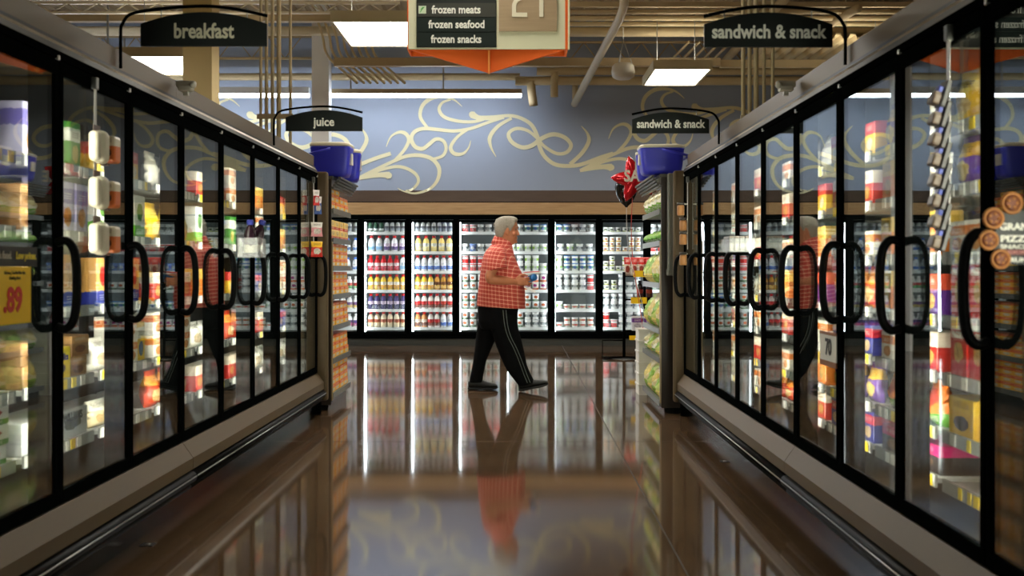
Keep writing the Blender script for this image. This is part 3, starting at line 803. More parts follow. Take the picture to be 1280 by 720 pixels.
for d, ks in gen.items():
    for s, k in enumerate(ks): stock(L, d, s, [(k, 4 if T[k]['w'] < .16 else 3, 2 if T[k]['cat'] == 'box' and T[k]['h'] < .13 else 1)])
# right row
stock(R_, 0, 2, [('white_box', 3, 1)]); stock(R_, 0, 3, [('red_bag', 3, 1)]); stock(R_, 0, 4, [('red_box', 3, 1)]); stock(R_, 0, 5, [('brown_pack', 3, 1)])
stock(R_, 1, 0, [('yellow_bag', 3, 1)]); stock(R_, 1, 1, [('red_bag', 1, 1), ('purple_bag', 2, 1)]); stock(R_, 1, 2, [('white_box', 4, 1)])
stock(R_, 1, 3, [('red_roll', 4, 1)]); stock(R_, 1, 4, [('red_roll', 4, 1)]); stock(R_, 1, 5, [('white_bag', 2, 1), ('yel_crate', 1, 1)]); stock(R_, 1, 6, [('clear_bag', 3, 1)])
stock(R_, 2, 0, [('silver_bag', 1, 1), ('orange_box', 2, 1), ('purple_bag', 1, 1)]); stock(R_, 2, 1, [('white_bag', 1, 1), ('orange_box', 3, 1)]); stock(R_, 2, 2, [('orange_box', 4, 1)]); stock(R_, 2, 3, [('purple_box', 2, 1), ('orange_box', 2, 1)])
stock(R_, 2, 4, [('red_box', 2, 1), ('white_box', 2, 1)]); stock(R_, 2, 5, [('veg_bag', 3, 1)]); stock(R_, 2, 6, [('pink_black', 2, 1)])
gen = {3: ['red_yellow', 'red_box', 'white_box', 'red_bag', 'blue_box', 'purple_bag', 'blue_box'], 4: ['silver_bag', 'red_yellow', 'orange_box', 'purple_box', 'white_box', 'orange_box', 'red_box'],
       5: ['white_box', 'red_box', 'white_box', 'orange_box', 'red_box', 'white_box', 'red_bag'], 6: ['red_box', 'white_box', 'red_box', 'white_bag', 'white_box', 'red_box', 'white_box'],
       7: ['white_box', 'white_bag', 'blue_box', 'white_box', 'red_box', 'white_box', 'white_bag'], 8: ['white_box', 'white_bag', 'white_box', 'white_box', 'white_bag', 'white_box', 'white_bag']}
for d, ks in gen.items():
    for s, k in enumerate(ks): stock(R_, d, s, [(k, 4 if T[k]['w'] < .16 else 3, 1)])

# ------------------------------------------------------------------ rear wall coolers
CP, CX0 = .7815, -2.61 - 4 * .7815
CSH = [1.87, 1.546, 1.225, .91, .59, .29]
def cooler(label, k0, nd):
    x0 = CX0 + k0 * CP; x1 = x0 + nd * CP
    U = thing('cooler_case', label, 'cooler', ((x0 + x1) / 2, YW, 0))
    MB().box(x0, x1, YW + .01, YW + .8, 0, .115).build('kick_plate', mat('cooler_kick', (64, 66, 62), .4), U)
    MB().box(x0, x1, YW - .01, YW + .1, .115, .185).build('bottom_rail', BLACK, U)
    MB().box(x0, x1, YW - .012, YW + .1, 2.07, 2.15).build('top_rail', BLACK, U)
    MB().box(x0, x1, YW + .82, YW + .86, .1, 2.15).box(x0, x1, YW + .1, YW + .86, .1, .16).box(x0, x1, YW + .1, YW + .86, 2.09, 2.15).build('liner', COOLLINER, U)
    for k in range(nd + 1):
        xx = x0 + k * CP
        MB().box(max(x0, xx - .045), min(x1, xx + .045), YW - .008, YW + .09, .185, 2.07).build('mullion', BLACK, U)
        if k == nd: continue
        MB().box(xx + .050, xx + .068, YW + .095, YW + .135, .22, 2.05).build('light_tube', CTUBE, U)
    for k in range(nd):
        a, c = x0 + k * CP, x0 + (k + 1) * CP
        for z in CSH:
            s = MB().box(a + .07, c - .03, YW + .19, YW + .7, z - .02, z).build('shelf', SHELFW, U)
            MB().box(a + .07, c - .03, YW + .18, YW + .19, z - .045, z + .005).build('price_channel', WHITE, s)
            r = MB()
            for zz in (.03, .055): r.tube([(a + .07, YW + .183, z + zz), (c - .03, YW + .183, z + zz)], .0022, 5)
            x = a + .07
            while x < c - .03: r.tube([(x, YW + .183, z), (x, YW + .183, z + .055)], .0018, 4); x += .10
            r.build('wire_guard', STEEL, s)
        d = MB().box(a + .02, a + .062, YW - .035, YW - .009, .19, 2.06).box(c - .062, c - .02, YW - .035, YW - .009, .19, 2.06).box(a + .062, c - .062, YW - .035, YW - .009, 2.02, 2.06).box(a + .062, c - .062, YW - .035, YW - .009, .19, .23)
        d = d.build('door', BLACK, U)
        MB().box(a + .06, c - .06, YW - .026, YW - .02, .228, 2.022).build('glass_pane', COOLGLASS, d)
cooler('rear wall cooler run reaching behind the left endcap and freezers', 0, 4)
cooler('rear wall cooler in the middle with creamer bottles and the man passing', 4, 6)
cooler('rear wall cooler run reaching behind the salad endcap and freezers', 10, 4)
def cstock(door, shelf, keys, rows=1, n=6):
    a = CX0 + door * CP + .075; wid = CP - .14; z = CSH[shelf]
    rnd = random.Random(door * 13 + shelf)
    keys = list(keys)
    seq = []
    per = max(1, n // len(keys))
    for i in range(n): seq.append(keys[min(i // per, len(keys) - 1)])
    st_ = wid / n
    for i, k in enumerate(seq):
        t = T[k]
        where = '%s rear cooler door' % NTH[door - 3] if 3 <= door <= 9 else ('%s cooler door past left endcap' % NTH[2 - door] if door < 3 else '%s cooler door past salad rack' % NTH[door - 10])
        lab = '%s, %s shelf, %s' % (t['look'], ORD[shelf], where)
        grp = lab
        for r in range(rows):
            if r and rnd.random() < .12: break
            place(k, a + st_ * (i + .5) + rnd.uniform(-.001, .001), YW + .265 + rnd.uniform(0, .02), z + r * (t['h'] + .001) + .001, rnd.uniform(-.3, .3), lab, grp, True)
# door 5 and 6 from the left are the creamers in plain view
cstock(4 + 0, 0, ['dairy_small', 'dairy_white'], 1, 7); cstock(4, 1, ['creamer_blue', 'creamer_blue', 'creamer_purple', 'creamer_purple'], 1, 5); cstock(4, 2, ['creamer_red', 'creamer_red', 'creamer_red', 'creamer_red', 'creamer_red', 'creamer_blue'], 1, 6)
cstock(4, 3, ['creamer_yellow'], 1, 6); cstock(4, 4, ['creamer_navy'], 1, 6); cstock(4, 5, ['creamer_cream'], 1, 6)
cstock(5, 0, ['dairy_white'], 1, 7); cstock(5, 1, ['creamer_vanilla'], 1, 5); cstock(5, 2, ['creamer_whiteblue'], 1, 6); cstock(5, 3, ['creamer_yellow', 'creamer_hazel'], 1, 6); cstock(5, 4, ['creamer_brown'], 1, 6); cstock(5, 5, ['creamer_mocha', 'creamer_brown', 'creamer_whiteblue'], 1, 6)
cstock(6, 0, ['tub_red', 'tub_plain'], 1, 5); cstock(6, 1, ['tub_plain', 'tub_blue', 'tub_plain'], 1, 5); cstock(6, 2, ['tub_red'], 2, 5); cstock(6, 3, ['tub_fruit'], 2, 5); cstock(6, 4, ['tub_fruit', 'tub_deep'], 2, 5); cstock(6, 5, ['tub_fruit'], 2, 5)
cstock(7, 0, ['tub_plain', 'tub_deep'], 1, 5); cstock(7, 1, ['tub_green'], 1, 5); cstock(7, 2, ['tub_plain', 'tub_green'], 2, 5); cstock(7, 3, ['tub_plain', 'tub_pink'], 2, 5); cstock(7, 4, ['tub_fruit'], 2, 5); cstock(7, 5, ['tub_fruit', 'tub_plain'], 2, 5)
cstock(8, 0, ['tub_deep', 'tub_plain'], 1, 5); cstock(8, 1, ['tub_plain', 'tub_green', 'tub_plain'], 1, 4); cstock(8, 2, ['tub_green', 'tub_deep', 'tub_deep'], 2, 5); cstock(8, 3, ['tub_plain', 'tub_plain', 'tub_plain', 'tub_plain', 'tub_red'], 2, 5); cstock(8, 4, ['tub_green', 'bowl', 'bowl'], 1, 5); cstock(8, 5, ['bowl'], 2, 5)
cstock(9, 0, ['cup'], 1, 6); cstock(9, 1, ['cup_amber'], 3, 6); cstock(9, 2, ['cup'], 3, 6); cstock(9, 3, ['cup', 'tub_plain'], 2, 5); cstock(9, 4, ['tub_plain'], 2, 5); cstock(9, 5, ['tub_red', 'tub_plain'], 2, 5)
for d in range(0, 4):
    for s, (k, nn) in enumerate((('dairy_white', 6), ('milk_blue', 5), ('milk_blue', 5), ('milk_green', 6), ('milk_gold', 6), ('milk_mag', 6))): cstock(d, s, [k], 1, nn)
for d in range(10, 14):
    for s, k in enumerate(('tub_plain', 'tub_red', 'tub_blue', 'tub_fruit', 'tub_deep', 'tub_pink')): cstock(d, s, [k], 1, 5)
# ------------------------------------------------------------------ end of row racks
def endcap(label, xf, sg, y0, y1, shelves, side):
    """sg: +1 opens towards +X"""
    U = thing('endcap_shelf', label, 'shelf unit', (xf, (y0 + y1) / 2, 0))
    def bx(mb, t0, t1, a, b, z0, z1, m=0, bev=0):
        xa, xb = sorted((xf + sg * t0, xf + sg * t1)); return mb.box(xa, xb, a, b, z0, z1, m, bev)
    bx(MB(), -.95, -.04, y0 + .02, y1 - .02, 0, .10).build('plinth', KICK, U)
    bx(MB(), -.95, -.012, y0, y0 + .03, .05, 2.06, 0).build('side_panel', DARKW, U)
    bx(MB(), -.95, -.30, y1 - .03, y1, .05, 2.06, 0).build('side_panel', DARKW, U)
    bx(MB(), -.012, 0.0, y0 - .004, y0 + .034, .09, 1.5, 0).build('edge_trim', mat('trim_tan', (150, 132, 100), .4), U)
    bx(MB(), -.99, -.52, y0 + .03, y1 - .03, .1, 2.06).build('back_panel', BLACKM, U)
    for z in shelves:
        s = bx(MB(), -.52, -.005, y0 + .032, y1 - .005, z - .03, z).build('shelf', GREY, U)
        q = bx(MB(), -.005, .003, y0 + .036, y1 - .005, z - .04, z + .008)
        q.build('price_channel', mat('channel_grey', (120, 124, 122), .3, .4), s)
    c = MB()
    bx(c, -.95, .0, y0, y1, 2.055, 2.085)
    pts = []
    for i in range(5):
        z = 1.972 + i * .022; t = .0 + i * .016
        bx(c, t - .012, t + .012, y0 - .0, y1, z, z + .017)
    c.build('canopy', mat('canopy_grey', (86, 88, 84), .4), U)
    return U
ESH = [.144, .452, .745, 1.024, 1.28, 1.53, 1.796]
XE = -1.665
endcap('dark shelf rack stacked with orange boxes at the end of the left freezers', XE, 1, 9.80, 10.85, ESH, 'left')
t_box('orange_cracker', 'golden orange snack carton', .235, .14, .068, (255, 196, 60), (238, 110, 36), (255, 252, 240), 1)
t_box('orange_cup', 'squat orange topped carton', .235, .14, .085, (250, 214, 120), (214, 70, 30), (250, 220, 150), 2)
rows = [4, 3, 3, 3, 3, 2, 3]
for s, z in enumerate(ESH):
    nth = ORD[6 - s]
    key = 'orange_cup' if s == 5 else 'orange_cracker'
    t = T[key]
    for i in range(4):
        rr = rows[s] - (1 if s == 6 and i > 1 else 0)
        for r in range(rr):
            if (r + 1) * (t['h'] + .001) + .001 > ([*ESH, 2.1][s + 1] - z - .03): continue
            place(key, XE - .090 - .003 * r + random.uniform(-.004, .004), 9.80 + .05 + (i + .5) * .242, z + r * (t['h'] + .0008) + .001, pi / 2 + random.uniform(-.01, .01),
                  '%s stacked on the %s shelf of the left endcap rack' % (t['look'], nth), '%s, %s shelf of the left endcap' % (t['look'], nth))
RES = [.10, .475, .727, 1.13, 1.50, 1.778]
XS = 1.217
endcap('dark shelf rack of bagged salads at the end of the right freezers', XS, -1, 9.60, 10.95, RES, 'right')
salad = []
for i, (b_, c2, c3, lk) in enumerate([((252, 250, 230), (130, 190, 70), (250, 240, 180), 'pale salad bag with green base'), ((120, 186, 60), (80, 150, 50), (170, 220, 90), 'leafy green salad bag'),
                                       ((255, 244, 190), (170, 210, 90), (250, 226, 120), 'yellow and green salad bag'), ((214, 230, 130), (255, 240, 140), (160, 206, 80), 'green salad bag with yellow patches')]):
    t_bag('salad%d' % i, lk, .30, .22, (.25, .12, .30, .29)[i], b_, c2, c3, 2, 20 + i, .25)
for s, (z, keys) in enumerate(zip(RES, (['salad3', 'salad2', 'salad3', 'salad2'], ['salad3', 'salad0', 'salad3', 'salad0'], ['salad2', 'salad3', 'salad2', 'salad3'], ['salad2', 'salad2', 'salad3', 'salad3'], ['salad1'] * 4, ['salad0'] * 4))):
    for i, k in enumerate(keys):
        gap = ([*RES, 2.05][s + 1]) - z - .045
        sc = min(1.0, gap / T[k]['h'])
        o = place(k, XS + .10, 9.60 + .20 + i * .31, z + .001, -pi / 2 + random.uniform(-.1, .1),
              '%s on the %s shelf of the right endcap rack' % (T[k]['look'], ORD[5 - s]), '%s, %s shelf of the right endcap' % (T[k]['look'], ORD[5 - s]))
        o.scale = (1, 1, sc)
# grey corner guard between the right rack and the end panel
tag(MB().box(1.275, 1.335, 9.505, 9.585, 1.22, 2.085, 0, .012).box(1.268, 1.342, 9.502, 9.588, 1.20, 1.26, 0, .01).build('corner_guard', mat('guard_grey', (112, 114, 106), .4)), 'grey vertical corner guard strip between salad rack and right end panel', 'guard')
# white crates beside the salad rack
for i in range(6):
    m = MB().box(1.185, 1.475, 11.0, 11.30, .11 * i, .11 * i + .02)
    m.box(1.185, 1.20, 11.0, 11.30, .11 * i + .02, .11 * i + .1085).box(1.46, 1.475, 11.0, 11.30, .11 * i + .02, .11 * i + .1085).box(1.20, 1.46, 11.0, 11.015, .11 * i + .02, .11 * i + .1085).box(1.20, 1.46, 11.285, 11.30, .11 * i + .02, .11 * i + .1085)
    m.box(1.177, 1.483, 10.992, 11.308, .11 * i + .09, .11 * i + .1085)
    tag(m.build('crate', WHITEP), 'white plastic crate in the stack behind the salad rack', 'crate', 'stacked white crates')

# ------------------------------------------------------------------ picnic coolers on the racks
def picnic(label, x, y, z, rz, w=.35, d=.27, h=.30, flip=1):
    U = thing('picnic_cooler', label, 'picnic cooler', (x, y, z), rz)
    def ring(w, d, z, c=.05, n=4):
        pts = []
        for cx, cy, a0 in ((1, 1, 0), (-1, 1, pi / 2), (-1, -1, pi), (1, -1, 1.5 * pi)):
            for i in range(n + 1):
                a = a0 + i * pi / 2 / n
                pts.append((cx * (w / 2 - c) + c * cos(a), cy * (d / 2 - c) + c * sin(a), z))
        return pts
    b = MB().loft([ring(w * .80, d * .80, 0), ring(w * .88, d * .88, .03), ring(w * .92, d * .92, h * .28), ring(w * .985, d * .985, h * .80), ring(w, d, h * .82), ring(w, d, h * .87)])
    link('body', b.mesh('body', COOLB), U)
    l = MB().loft([ring(w * .985, d * .985, h * .87), ring(w * 1.02, d * 1.02, h * .885), ring(w * 1.02, d * 1.02, h * .94), ring(w * .97, d * .97, h * .975), ring(w * .8, d * .78, h)])
    link('lid', l.mesh('lid', mat('cooler_lid', (232, 224, 200), .4)), U)
    s = flip
    hd = MB()
    for yy in (-d / 2 - .012, d / 2 + .012):
        hd.tube([(s * -.01, yy, h * .80), (s * (w / 2 + .035), yy, h * .60)], .011, 8)
    hd.tube([(s * (w / 2 + .035), -d / 2 - .012, h * .60), (s * (w / 2 + .035), d / 2 + .012, h * .60)], .013, 8)
    link('handle', hd.mesh('handle', COOLB), U)
    t = MB().box(-s * (w / 2 + .004), -s * (w / 2 - .03), -.05, .05, h * .35, h * .68) if s < 0 else MB().box(-(w / 2 + .004), -(w / 2 - .03), -.05, .05, h * .35, h * .68)
    link('sticker', t.mesh('sticker', mat('sticker', (216, 208, 190), .5)), U)
    return U
picnic('nearer blue picnic cooler with cream lid atop the left endcap rack', -1.70, 9.99, 2.09, 0, .36, .30, .305, -1)
picnic('farther blue picnic cooler behind the first atop the left endcap rack', -1.70, 10.55, 2.09, .12, .36, .30, .305, -1)
picnic('nearer blue picnic cooler with cream lid atop the right salad rack', 1.25, 9.80, 2.09, 0, .39, .30, .265, 1)
picnic('farther blue picnic cooler tucked behind the first atop the salad rack', 1.27, 10.4, 2.09, -.1, .36, .30, .265, 1)

# ------------------------------------------------------------------ aisle signs on curved arms
LETTER = mat('letter_white', (240, 238, 226), .5)
LETTERC = mat('letter_cream', (222, 216, 190), .5)
SIGNB = mat('sign_black', (16, 22, 20), .45)
def arm_sign(label, word, xa, xb, Y, zb, xp, zp, size, lm, tw):
    """board from xa to xb, arm post at xp on the header"""
    U = thing('category_sign', label, 'sign', (xp, Y, zp))
    w = xb - xa; n = 14
    out = [(xa, zb), (xb, zb), (xb, zb + .098)] + [(xb - w * i / n, zb + .098 + .052 * (1 - (2 * i / n - 1) ** 2)) for i in range(1, n)] + [(xa, zb + .098)]
    MB().prism(out, 'y', Y - .008, Y + .008).build('board', SIGNB, U)
    put_text(U, word, ((xa + xb) / 2, Y - .009, zb + .064), size, lm, '-y', bold=.0022, width=tw)
    s = 1 if xp < xa else -1
    far = xb if s > 0 else xa
    near = xa if s > 0 else xb
    ztop = zb + .178
    path = spline([(xp, Y, zp), (xp, Y, zb + .06), (xp + s * .008, Y, zb + .10), (xp + s * .05, Y, zb + .145), (near + s * .10, Y, zb + .168), ((xa + xb) / 2, Y, ztop), (far - s * .14, Y, zb + .165), (far + s * .0, Y, zb + .135)], 5)
    MB().tube(path, .0075, 8).build('arm', BLACKM, U)
    h = MB()
    for f in (.16, .84):
        x = xa + w * f
        h.tube([(x, Y, zb + .098 + .052 * (1 - (2 * f - 1) ** 2) - .01), (x, Y, zb + .168)], .003, 5)
    h.build('hook', STEEL, U)
arm_sign('black arched sign reading breakfast over the left freezers', 'breakfast', -1.675, -1.117, 4.88, 2.243, -1.765, 2.146, .092, LETTERC, .265)
arm_sign('small black arched sign reading juice near the left coolers', 'juice', -1.68, -1.13, 7.92, 2.247, -1.765, 2.146, .086, LETTER, .152)
arm_sign('nearer black arched sign reading sandwich and snack over the right freezers', 'sandwich & snack', .80, 1.357, 4.80, 2.223, 1.414, 2.147, .082, LETTER, .497)
arm_sign('farther black arched sign reading sandwich and snack above the blue coolers', 'sandwich & snack', .796, 1.343, 7.85, 2.223, 1.414, 2.147, .082, LETTER, .486)

# ------------------------------------------------------------------ hanging aisle marker
YS = 7.5
def sw(px, py): return W(px, py, YS)
x0, x1, zb = sw(509, 0).x, sw(712, 0).x, sw(0, 62).z
H = 1.0
U = thing('aisle_sign', 'cream and orange hanging sign with number 21 and frozen food lines', 'sign', ((x0 + x1) / 2, YS, zb))
CREAM = mat('sign_cream', (222, 218, 184), .5); ORAN = mat('sign_orange', (226, 96, 18), .5)
MB().box(x0 + .006, x1 - .012, YS, YS + .018, zb + .004, zb + H).build('face_board', CREAM, U)
MB().box(x0, x0 + .008, YS - .002, YS + .25, zb, zb + H).box(x1 - .030, x1 - .012, YS - .004, YS + .25, zb, zb + H).box(x0 + .008, x1 - .03, YS + .23, YS + .25, zb, zb + H).build('side_panel', ORAN, U)
MB().box(x1 - .012, x1, YS - .006, YS + .002, zb, zb + H).build('edge_strip', CREAM, U)
xc, zt = sw(611, 0).x, sw(0, 89.5).z
k = MB()
for a, b in ((x0 + .02, xc - .003), (xc + .003, x1 - .03)):
    near, far_ = (b, a) if b < xc + .001 else (a, b)
    k.add([(far_, YS, zb), (near, YS + .05, zb), (near, YS + .05, zt), (far_, YS + .02, zb), (near, YS + .07, zb), (near, YS + .07, zt)], [(0, 1, 2), (3, 5, 4), (0, 3, 4, 1), (1, 4, 5, 2), (2, 5, 3, 0)])
k.build('keel', ORAN, U)
MB().box(xc - .006, xc + .006, YS + .02, YS + .10, zt, zb).build('keel_spine', mat('spine', (236, 150, 70), .5), U)
a, b = sw(521, 59.5), sw(620.5, 59.5)
MB().box(a.x, b.x, YS - .012, YS, a.z, zb + H - .03).build('list_board', mat('list_dark', (26, 32, 28), .4), U)
rows = [(50.0, 'frozen snacks', (539, 602)), (31.5, 'frozen seafood', (536, 606)), (13.2, 'frozen meats', (540, 601))]
for py, tx, (pa, pb) in rows:
    z0, z1 = sw(0, py + 8.7).z, sw(0, py - 8.7).z
    s = MB().box(a.x + .004, b.x - .004, YS - .018, YS - .012, z0, z1).build('list_plate', mat('plate_grey', (62, 62, 56), .35) if 'meats' in tx else mat('plate_dark', (34, 42, 38), .35), U)
    put_text(U, tx, (sw((pa + pb) / 2, 0).x, YS - .0195, sw(0, py).z), .074, LETTER, '-y', bold=.002, width=(pb - pa) * YS / FPX)
q0, q1 = sw(523.5, 17.8), sw(533, 8.2)
ic = MB().box(q0.x, q1.x, YS - .0205, YS - .018, q0.z, q1.z)
ic = ic.build('icon', mat('icon_pale', (206, 220, 190), .5), U)
g = MB()
cx, cz = (q0.x + q1.x) / 2, (q0.z + q1.z) / 2
g.prism([(cx - .014, cz - .002), (cx + .004, cz + .004), (cx + .018, cz + .020), (cx + .0, cz + .018)], 'y', YS - .0225, YS - .0205)
g.prism([(cx - .018, cz - .018), (cx - .012, cz - .018), (cx + .004, cz + .006), (cx - .002, cz + .006)], 'y', YS - .0223, YS - .0205)
g.build('icon_leaf', mat('leaf', (96, 170, 90), .5), ic)
a, b = sw(623.5, 39.5), sw(696, 39.5)
MB().box(a.x, b.x, YS - .02, YS, a.z, a.z + (b.x - a.x) * 1.02).build('number_panel', wood_mat('number_wood', (150, 126, 96), (178, 154, 122), (1, 1, 20)), U)
nb = MB()
zb2 = sw(0, 22).z; u = YS / FPX
def arcp(cx, cz, r0, r1, a0, a1, n=14):
    L_ = [(cx + r1 * cos(a0 + (a1 - a0) * i / n), cz + r1 * sin(a0 + (a1 - a0) * i / n)) for i in range(n + 1)]
    R2 = [(cx + r0 * cos(a0 + (a1 - a0) * i / n), cz + r0 * sin(a0 + (a1 - a0) * i / n)) for i in range(n + 1)]
    return L_, R2
def ribbon(mb, L_, R2):
    for i in range(len(L_) - 1):
        q = [L_[i], L_[i + 1], R2[i + 1], R2[i]]
        mb.prism(q, 'y', YS - .027, YS - .02)
x2, x2b = sw(640, 0).x, sw(659, 0).x; t = 5.2 * u
nb.box(x2, x2b, YS - .027, YS - .02, zb2, zb2 + t)
nb.box(x2, x2 + t, YS - .0268, YS - .02, zb2, zb2 + 13 * u)
ribbon(nb, *arcp(x2 + 13 * u, zb2 + 13 * u, 13 * u - t, 13 * u, pi, pi / 2 + .15))
ribbon(nb, *arcp(x2 + 9 * u, zb2 + 34 * u, 9.5 * u - t, 9.5 * u, -pi / 2 + .45, pi))
x1_ = sw(674, 0).x
nb.box(x1_, x1_ + t, YS - .027, YS - .02, zb2, zb2 + 44 * u).box(x1_ - 4 * u, x1_, YS - .0268, YS - .02, zb2 + 44 * u - t, zb2 + 44 * u)
nb.build('numerals', mat('numeral', (226, 216, 190), .45), U)
c = MB()
for x in (x0 + .1, x1 - .1): c.tube([(x, YS + .12, zb + H), (x, YS + .12, CZ)], .006, 6)
c.build('hanger_wire', STEEL, U)

# ------------------------------------------------------------------ signs and clip strips on the freezer doors
U = thing('price_sign', 'yellow and black sale price card on the nearest left freezer door', 'price sign', (XL + .006, 3.72, 1.07))
ya, yb, zt, zm = 3.42, 3.925, 1.267, 1.07
MB().box(XL + .002, XL + .006, ya, yb, zm, zt).build('price_card', mat('card_yellow', (246, 200, 20), .45), U)
MB().box(XL + .002, XL + .006, ya, yb + .05, zt + .001, zt + .07).build('header_card', SIGNB, U)
put_text(U, '.89', (XL + .007, 3.785, 1.15), .115, mat('price_red', (206, 36, 24), .5), '+x', bold=.004)
put_text(U, '2', (XL + .007, 3.63, 1.15), .115, mat('price_red', (206, 36, 24), .5), '+x', bold=.004)
put_text(U, 'Low prices.', (XL + .007, 3.885, 1.305), .034, mat('letter_yellow', (240, 214, 60), .5), '+x', bold=.0012, shear=.15)
put_text(U, 'fresh food.', (XL + .007, 3.70, 1.305), .034, mat('letter_pale', (200, 196, 180), .5), '+x', bold=.0008, shear=.15)
put_text(U, 'Hickory Smoked for the', (XL + .007, 3.80, 1.246), .016, mat('letter_dark', (60, 50, 20), .5), '+x')
put_text(U, 'Holiday Best', (XL + .007, 3.80, 1.228), .016, mat('letter_dark', (60, 50, 20), .5), '+x')
# 70 sign on the right row
U = thing('price_sign', 'small white price card reading 70 on a right freezer door', 'price sign', (XR - .006, 4.97, .84))
MB().box(XR - .006, XR - .002, 4.85, 5.11, .845, .97).build('price_card', mat('card_white', (232, 230, 220), .45), U)
MB().box(XR - .0075, XR - .002, 4.85, 5.11, .82, .845).box(XR - .0075, XR - .002, 4.85, 5.11, .962, .975).build('border', mat('card_brown', (140, 84, 44), .5), U)
put_text(U, '70', (XR - .0075, 4.97, .905), .10, mat('price_black', (30, 30, 30), .5), '-x', bold=.003)
# pizza snack blade sign
YB = 2.93
U = thing('blade_sign', 'black blade sign with pizza snack pictures at the right edge', 'sign', (1.38, YB, 1.28))
MB().box(1.262, 1.391, YB, YB + .006, 1.272, 1.415).build('board', SIGNB, U)
put_text(U, 'GRAND', (1.322, YB - .001, 1.371), .026, LETTER, '-y', bold=.0008, width=.098)
put_text(U, 'PIZZA', (1.318, YB - .001, 1.339), .024, LETTER, '-y', bold=.0008, width=.088)
put_text(U, 'SNACKS', (1.318, YB - .001, 1.318), .015, LETTER, '-y', bold=.0004, width=.088)
MB().box(1.266, 1.39, YB - .0015, YB, 1.296, 1.311).build('red_band', mat('band_maroon', (96, 20, 24), .5), U)
put_text(U, 'DIGIORNO', (1.324, YB - .0022, 1.3035), .012, mat('letter_pink', (220, 150, 140), .5), '-y', width=.10)
put_text(U, 'RUNS', (1.328, YB - .001, 1.283), .017, LETTER, '-y', bold=.0004, width=.055)
CRUST = mat('crust', (164, 104, 44), .6, 0, .35, 40)
TOPP = mat('topping', (110, 52, 20), .55, 0, .5, 60)
for px, py, r in ((1264, 254, 14.5), (1241, 273, 14), (1235, 300, 13), (1250, 324, 13)):
    p = W(px, py, YB); r = r * YB / FPX
    m = MB()
    m.lathe([(r * .2, 0), (r * .8, .0), (r, .003), (r * .95, .007), (r * .78, .008), (r * .7, .006)], 16)
    m.lathe([(r * .72, .0062), (r * .5, .0075), (r * .2, .008)], 14, m=1)
    for a in range(5): m.sphere((r * .4 * cos(a * 1.3), r * .4 * sin(a * 1.3), .008), r * .16, 0, 8, 5, (1, 1, .4))
    m.v = [(p.x + v[0], YB - .001 - v[2], p.z + v[1]) for v in m.v]
    m.build('pizza_snack', [CRUST, TOPP], U)
MB().box(1.389, 1.394, YB - .002, YB + .03, 1.28, 1.41).build('mount_bracket', BLACKM, U)

def clip_strip(label, X0, sg, Y, ztop, zbot):
    U = thing('clip_strip', label, 'clip strip', (X0 + sg * .012, Y, zbot))
    x = X0 + sg * .012
    MB().box(min(x, x + sg * .003), max(x, x + sg * .003), Y - .012, Y + .012, zbot, ztop - .03).build('strip', mat('strip_plastic', (186, 184, 176), .35), U)
    MB().box(min(X0 + sg * .001, x + sg * .012), max(X0 + sg * .001, x + sg * .012), Y - .014, Y + .014, ztop - .05, ztop, 0, .003).build('clip', mat('clip_steel', (96, 96, 92), .35, .6), U)
    return U
# three twin pots hanging on the left row
clip_strip('clear clip strip with three hanging twin packs on the second left door', XL, 1, 4.50, 2.04, 1.40)
POT = mat('pot_cream', (216, 208, 184), .35)
for i, z in enumerate((1.77, 1.585, 1.40)):
    U = thing('hanging_pack', ['topmost hanging cream twin pot pack with orange label on the left clip strip', 'middle hanging cream twin pot pack with orange label on the left clip strip', 'lowest hanging cream twin pot pack with orange label on the left clip strip'][i], 'hanging pack', (XL + .05, 4.50, z))
    m = MB().box(XL + .018, XL + .075, 4.435, 4.512, z - .085, z + .05, 0, .026, 4).box(XL + .022, XL + .068, 4.395, 4.433, z - .078, z + .043, 0, .018, 4)
    m.build('pot', POT, U)
    MB().box(XL + .018, XL + .088, 4.515, 4.59, z - .075, z + .035, 0, .012).build('label_card', pack('p_hang', (226, 120, 60), (230, 220, 196), (120, 60, 40), 1), U)
    MB().box(XL + .0155, XL + .02, 4.47, 4.54, z + .015, z + .075).build('hang_tag', mat('tag_brown', (96, 74, 60), .4), U)
    MB().box(XL + .02, XL + .05, 4.535, 4.565, z - .085, z - .055).build('bottom_tab', mat('tab_brown', (76, 56, 46), .4), U)
# toy-like packs on the last left door
clip_strip('clip strip with coloured packets on the last left freezer door', XL, 1, 9.26, 2.03, 1.42)
for i, (dy, z, cc, w, h, tx) in enumerate(((-.02, 1.79, (196, 40, 40), .045, .13, 'red slim packet upper on the far left clip strip'), (.05, 1.72, (60, 90, 160), .06, .15, 'blue and white packet upper on the far left clip strip'),
                                   (0, 1.53, (226, 150, 160), .10, .12, 'pink packet in the middle of the far left clip strip'), (0, 1.36, (206, 40, 30), .10, .13, 'red and yellow packet at the bottom of the far left clip strip'))):
    key = 'cs%d' % i
    me = bag_mesh('hanging_packet', .02 + w, .03, h, pack('p_' + key, cc, (236, 232, 226) if i != 3 else (240, 190, 40), (230, 220, 210), 1), 40 + i)
    tag(link('hanging_packet', me, None, (XL + .04, 9.26 + dy, z), pi / 2 - .8), tx, 'packet')
